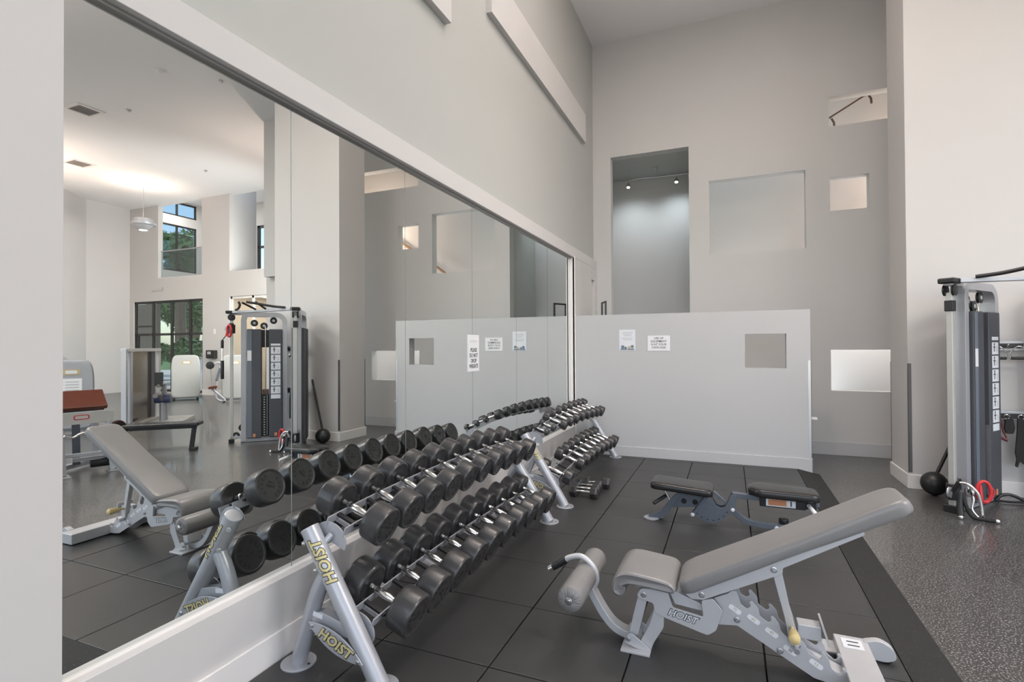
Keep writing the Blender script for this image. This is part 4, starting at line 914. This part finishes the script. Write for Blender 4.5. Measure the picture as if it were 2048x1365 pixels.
def beam(p, r_, w1, w2, nm_, m_): 
    p, r_ = V(p), V(r_); d_ = (r_-p).normalized(); s2 = d_.cross(Z); s2 = s2.normalized() if s2.length > .01 else V((1, 0, 0))
    return B().obox((p+r_)/2, d_, s2, s2.cross(d_), (r_-p).length, w1, w2).build(nm_, m_, o, smooth=False, bevel=.004)
beam((4.72, 3.31, .02), (4.78, 3.30, .60), .07, .05, 'leg', 'silver'); beam((4.62, 3.76, .02), (4.66, 3.72, .60), .06, .05, 'leg', 'silver')
B().obox((4.73, 3.31, .010), e, q, Z, .14, .16, .02).build('foot_plate', 'steel', o, smooth=False, bevel=.003)
B().obox((4.62, 3.78, .010), e, q, Z, .14, .14, .02).build('foot_plate', 'steel', o, smooth=False, bevel=.003)
beam((4.84, 3.50, .60), (5.05, 3.62, .08), .07, .09, 'upright', 'slate'); beam((4.80, 3.44, .16), (4.70, 3.95, .15), .05, .04, 'cross_tube', 'silver')
beam((4.78, 3.35, .22), (4.60, 3.98, .21), .045, .04, 'cross_tube', 'silver'); beam((5.0, 3.4, .05), (5.3, 4.2, .05), .05, .05, 'base_tube', 'silver')
beam((5.3, 3.95, .03), (5.22, 3.90, .50), .06, .05, 'leg', 'silver')
B().cyl((4.80, 3.62, .10), (4.72, 3.80, .10), .055, bev=.01).build('roller', 'black', o)
B().tube(smoothpath([(4.66, 3.30, .46), (4.66, 3.38, .43), (4.64, 3.46, .47), (4.62, 3.54, .44), (4.60, 3.62, .48), (4.58, 3.72, .44), (4.56, 3.80, .46)], 4), .012).build('curl_bar', 'chrome', o)
beam((4.86, 3.25, .15), (4.86, 3.25, .60), .05, .05, 'side_post', 'dark_red')
o2 = B().cyl((5.12, 3.42, 0), (5.12, 3.42, .42), .05, bev=.01).build('support_post', 'slate', o)

# ceiling things
for i, (c, w_, lab) in enumerate((((9.23, 5.92), .46, 'square slotted air vent on the ceiling, nearer of the two seen in the mirror'), ((12.55, 7.58), .50, 'square slotted air vent on the ceiling farther away, over the left wall corner'))):
    o = thing('ceiling_vent', lab, 'air vent', (*c, CZ)); a = radians(0)
    b = holes(B(), 'y', 0, .02, -w_/2, w_/2, -w_/2, w_/2, [(-w_/2+.05, w_/2-.05, -w_/2+.05, w_/2-.05)])
    me = b.b; bmesh.ops.transform(me, matrix=Matrix.Translation((*c, CZ)) @ Matrix.Rotation(radians(-90), 4, 'X') @ Matrix.Translation((0, 0, 0)), verts=me.verts)
    bmesh.ops.translate(me, vec=(0, 0, 0), verts=me.verts)
    b.build('frame', 'paint_trim', o, smooth=False)
    for k in range(9):
        B().obox((c[0], c[1]-w_/2+.07+k*(w_-.14)/8, CZ-.012), (1, 0, 0), (0, 1, .7), (0, -.7, 1), w_-.1, .03, .003).build('slat', 'paint_trim', o, smooth=False)
    B().box(c[0]-w_/2+.04, c[0]+w_/2-.04, c[1]-w_/2+.04, c[1]+w_/2-.04, CZ-.003, CZ-.001).build('backing', 'track', o, smooth=False)
o = thing('smoke_detector', 'small white smoke detector on the ceiling', 'smoke detector', (6.53, 5.56, CZ))
B().lathe((6.53, 5.56, CZ), (0, 0, -1), [(0, .07), (.015, .07), (.03, .055), (.05, .035), (.055, .01)], 24).build('body', 'paint_trim', o)
for c, lab in (((5.95, 6.18), 'tiny ceiling sprinkler nearest the column'), ((8.48, 6.25), 'tiny ceiling sprinkler between the smoke detector and the vent'), ((10.26, 9.15), 'tiny ceiling sprinkler above the far windows')):
    o = thing('sprinkler', lab, 'sprinkler', (*c, CZ)); B().lathe((*c, CZ), (0, 0, -1), [(0, .045), (.006, .045), (.008, .012), (.03, .012), (.032, .028), (.035, .028)], 16).build('head', 'steel', o)
def pendant(x, y, z, label, power):
    o = thing('pendant_lamp', label, 'pendant lamp', (x, y, CZ)); k = .56
    B().lathe((x, y, CZ), (0, 0, -1), [(0, .07), (.03, .07), (.04, .02)], 20).build('ceiling_rose', 'paint_trim', o)
    B().cyl((x, y, CZ-.02), (x, y, z+.18), .006, seg=8).build('cord', 'steel', o)
    B().lathe((x, y, z), (0, 0, 1), [(0, .20*k), (.06, .32*k), (.13, .40*k), (.14, .52*k), (.20, .53*k), (.205, .42*k), (.29, .42*k), (.31, .36*k), (.30, .3*k), (.17, .28*k), (.10, .18*k), (.03, .1*k), (.02, .02)], 40).build('shade', 'silver', o)
    B().lathe((x, y, z-.004), (0, 0, 1), [(0, .17*k), (.02, .17*k)], 30).build('diffuser', 'glow', o)
    d = bpy.data.lights.new('pendant_glow', 'SPOT'); d.energy = power; d.color = (1, .76, .63); d.spot_size = radians(165); d.spot_blend = 1; d.shadow_soft_size = .02
    so = bpy.data.objects.new('pendant_glow', d); COL.objects.link(so); so.location = (x, y, z+.36); so.rotation_euler = (pi, 0, 0)
    d = bpy.data.lights.new('pendant_down', 'SPOT'); d.energy = power*.32; d.color = (1, .90, .82); d.spot_size = radians(150); d.spot_blend = 1; d.shadow_soft_size = .08
    so = bpy.data.objects.new('pendant_down', d); COL.objects.link(so); so.location = (x, y, z-.05)
pendant(12.75, 9.2, 4.58, 'round silver dome pendant lamp hanging in the far corner of the room', 95)
pendant(7.2, 8.7, 3.3, 'round silver dome pendant lamp hidden behind the column in the mirror', 120)
pendant(13.1, 6.2, 3.4, 'added round silver dome pendant lamp, unseen beyond the left edge of the mirror', 420)  # lamp added out of view to spread a broad warm ceiling glow
pendant(5.3, 1.9, 4.58, 'added round silver dome pendant lamp, unseen over the middle of the gym floor', 400)  # lamp added out of view to lift the ceiling brightness
pendant(1.9, 4.2, 4.5, 'added silver dome pendant lamp, unseen above the dumbbell racks, beyond the top of the photo', 430)  # lamp added out of view to light the ceiling by the back wall
# stairwell fittings
o = thing('track_light', 'thin rail with two small spotlights in the tall niche of the back wall', 'track light', (.8, 8.33, 4.15))
B().tube(smoothpath([(.30, 8.30, 3.97), (.55, 8.28, 3.99), (.85, 8.34, 4.0), (1.33, 8.36, 4.0)], 5), .008, 8).build('rail', 'steel', o)
B().cyl((.815, 8.33, 4.0), (.815, 8.33, 4.15), .008).build('stem', 'steel', o); B().lathe((.815, 8.33, 4.15), (0, 0, -1), [(0, .05), (.02, .05), (.025, .02)], 20).build('ceiling_plate', 'chrome', o)
B().cyl((.42, 8.30, 3.98), (.42, 8.30, 4.15), .006).build('stem', 'steel', o)
for x, y, z in ((.40, 8.30, 3.90), (1.12, 8.355, 3.91)):
    h = B().lathe((x, y, z-.02), (0, .35, 1), [(0, .03), (.04, .03), (.06, .018), (.09, .01)], 16).build('spot_head', 'steel', o)
    B().lathe((x, y, z-.024), (0, .35, 1), [(0, .024), (.003, .024)], 14).build('bulb', 'glow', h)
    d = bpy.data.lights.new('spot', 'SPOT'); d.energy = 17; d.spot_size = radians(140); d.spot_blend = 1; d.color = (.86, .97, 1); d.shadow_soft_size = .05
    so = bpy.data.objects.new('niche_spot', d); COL.objects.link(so); so.location = (x, y, z-.05); so.rotation_euler = (radians(22), 0, 0)
o = thing('track_light', 'brown angled rail with small spotlights in the opening high beside the column', 'track light', (3.3, 8.3, 4.6))
B().tube([(3.14, 8.3, 4.50), (3.55, 8.3, 4.73), (3.85, 8.3, 4.80)], .012, 8).build('rail', 'brown_trim', o)
for x, z in ((3.60, 4.71), (3.17, 4.46)): B().tube([(x, 8.3, z+.03), (x+.03, 8.3, z-.03), (x+.03, 8.28, z-.10)], .014, 8).build('spot_head', 'brown_trim', o)
B().tube([(3.55, 8.3, 4.73), (3.55, 8.3, 5.4)], .006, 8).build('stem', 'brown_trim', o)
o = thing('handrail', 'wooden handrail sloping down the stairwell behind the back wall', 'handrail', (3.6, 8.72, 2.9))
B().tube([(4.5, 8.72, 3.70), (3.35, 8.72, 2.93), (2.3, 8.72, 2.2)], .025, 12).build('rail', 'wood', o)
for x in (4.1, 3.3, 2.6): B().cyl((x, 8.72, 2.93+.67*(x-3.35)-.01), (x, 8.85, 2.93+.67*(x-3.35)-.05), .01).build('bracket', 'steel', o)
# fittings on the far wall
o = thing('air_grille', 'white slotted air grille on the beam above the dark window', 'air vent', (14.6, 10.8, 3.21))
B().box(14.34, 14.87, 10.785, 10.8, 3.16, 3.27).build('frame', 'steel', o, smooth=False)
for k in range(5): B().box(14.36, 14.85, 10.78, 10.785, 3.17+.02*k, 3.178+.02*k).build('slat', 'paint_trim', o, smooth=False)
o = thing('wall_phone', 'small black wall mounted box with a lighter front on the far wall', 'wall box', (12.12, 10.75, 1.2))
B().box(11.95, 12.30, 10.68, 10.8, 1.08, 1.32).build('body', 'black', o, smooth=False, bevel=.02); B().box(12.08, 12.22, 10.675, 10.68, 1.2, 1.28).build('screen', 'grey_ink', o, smooth=False)
o = thing('wall_switch', 'white switch plate above the black wall box', 'switch', (12.07, 10.8, 1.87))
B().box(12.03, 12.12, 10.79, 10.8, 1.80, 1.94).build('plate', 'paint_trim', o, smooth=False, bevel=.003); B().box(12.06, 12.09, 10.786, 10.79, 1.85, 1.89).build('rocker', 'label', o, smooth=False)
o = thing('wall_notice', 'narrow pale paper notice on the slanted wall above the silver machine', 'notice', (14.95, 8.15, 1.4))
wd = V((3.83, 5.9, 0)).normalized(); wn = V((-wd.y, wd.x, 0)); base = V((12, 3.6, 0)); k_ = (V((14.93, 8.2, 0))-base).dot(wd)+.05
B().obox(base+wd*k_+wn*.006+Z*1.42, wd, wn, Z, .36, .006, .42).build('sheet', 'paper', o, smooth=False)
for k in range(5): B().obox(base+wd*k_+wn*.0105+Z*(1.56-.07*k), wd, wn, Z, .26, .002, .02).build('text_line', 'grey_ink', o, smooth=False)
for c, lab in (((13.0, 12.3), 'round recessed downlight over the mezzanine, seen through the upper opening'), ((10.2, 12.6), 'round recessed downlight in the mezzanine side room')):
    o = thing('downlight', lab, 'downlight', (*c, 6.58)); B().lathe((*c, 6.58), (0, 0, -1), [(0, .13), (.008, .13), (.01, .10)], 24).build('trim_ring', 'paint_trim', o); B().lathe((*c, 6.57), (0, 0, -1), [(0, .09), (.003, .09)], 20).build('lens', 'glow', o)

# ================================================================== OUTSIDE
structure(B().box(-20, 60, 10.95, 60, -.3, -.12).build('ground', 'grass', smooth=False))
structure(B().box(12.5, 16.1, 10.95, 12.6, -.12, -.02).build('ground_terrace', 'pave', smooth=False))
structure(B().box(17.4, 19.0, 12.6, 12.75, -.1, 3.0).build('wall_terrace', 'brown_wall', smooth=False))
def tree(x, y, h, r, label, name='tree', n=1500, trunk=.22):
    o = thing(name, label, name.split('_')[-1], (x, y, -.15), 'trees outside the windows'); z0 = -.15
    lean = random.uniform(-.5, .5)
    if trunk: B().tube(smoothpath([(x, y, z0), (x+lean*.3, y, h*.35), (x+lean, y+.2, h*.7)], 4), [trunk*(1-.05*i) for i in range(9)], 10).build('trunk', 'bark', o)
    b = B(); blobs = [(V((x+random.uniform(-r, r)*.7, y+random.uniform(-r, r)*.6, h*.72+random.uniform(-.35, .45)*r)), r*random.uniform(.3, .55)) for _ in range(12)]
    for i in range(n):
        c, rr = random.choice(blobs); u = V((random.gauss(0, 1), random.gauss(0, 1), random.gauss(0, 1))).normalized()
        p = c+u*rr*random.uniform(.75, 1.05); s_ = random.uniform(.09, .20); a = V((random.gauss(0, 1), random.gauss(0, 1), random.gauss(0, .6))).normalized(); c2 = a.cross(u).normalized()
        vs = [b.b.verts.new(p+a*s_*i_+c2*s_*.45*j_) for i_, j_ in ((-1, 0), (0, -1), (1, 0), (0, 1))]; b.b.faces.new(vs)
    b.build('crown', 'leaf', o, smooth=False)
    return o
tree(20.3, 15.6, 7.9, 1.8, 'tall dark leafy tree filling the upper mezzanine window', n=3600, trunk=.26)
tree(22.6, 17.4, 4.3, 1.3, 'small leafy tree in the middle of the dark window', n=1700)
tree(26.4, 20.6, 4.7, 1.5, 'leafy tree farther out near the left of the dark window', n=1700)
tree(20.2, 20.4, 4.2, 1.2, 'small leafy tree near the right edge of the dark window', n=1500)
tree(19.4, 15.0, 1.7, .8, 'low round bush at the foot of the tall tree', name='garden_bush', trunk=0, n=900)
tree(22.0, 15.6, 1.5, .7, 'low bush farther out beside the garden path', name='garden_bush', trunk=0, n=800)
structure(B().box(10, 34, 25, 25.3, -.2, 1.9).build('wall_garden', 'paint_white', smooth=False))
structure(B().box(12.5, 34, 12.7, 25, -.12, -.10).build('ground_path', 'pave', smooth=False))
o = thing('tricep_rope', 'black rubber gripped bar hanging from the high pulley of the right tower', 'bar', (5.0, 5.44, 1.5))
B().cyl((5.0, 5.44, 1.50), (5.0, 5.44, 1.38), .02, bev=.004).build('grip', 'black', o); B().cyl((5.0, 5.44, 1.38), (5.0, 5.44, 1.20), .012).build('shaft', 'chrome', o)
B().cyl((5.0, 5.44, 1.20), (5.0, 5.44, .93), .024, bev=.004).build('grip', 'black', o); B().tube([(5.0, 5.44, 1.50), (4.93, 5.46, 1.58), (4.86, 5.47, 1.62)], .006).build('strap', 'black_matte', o)
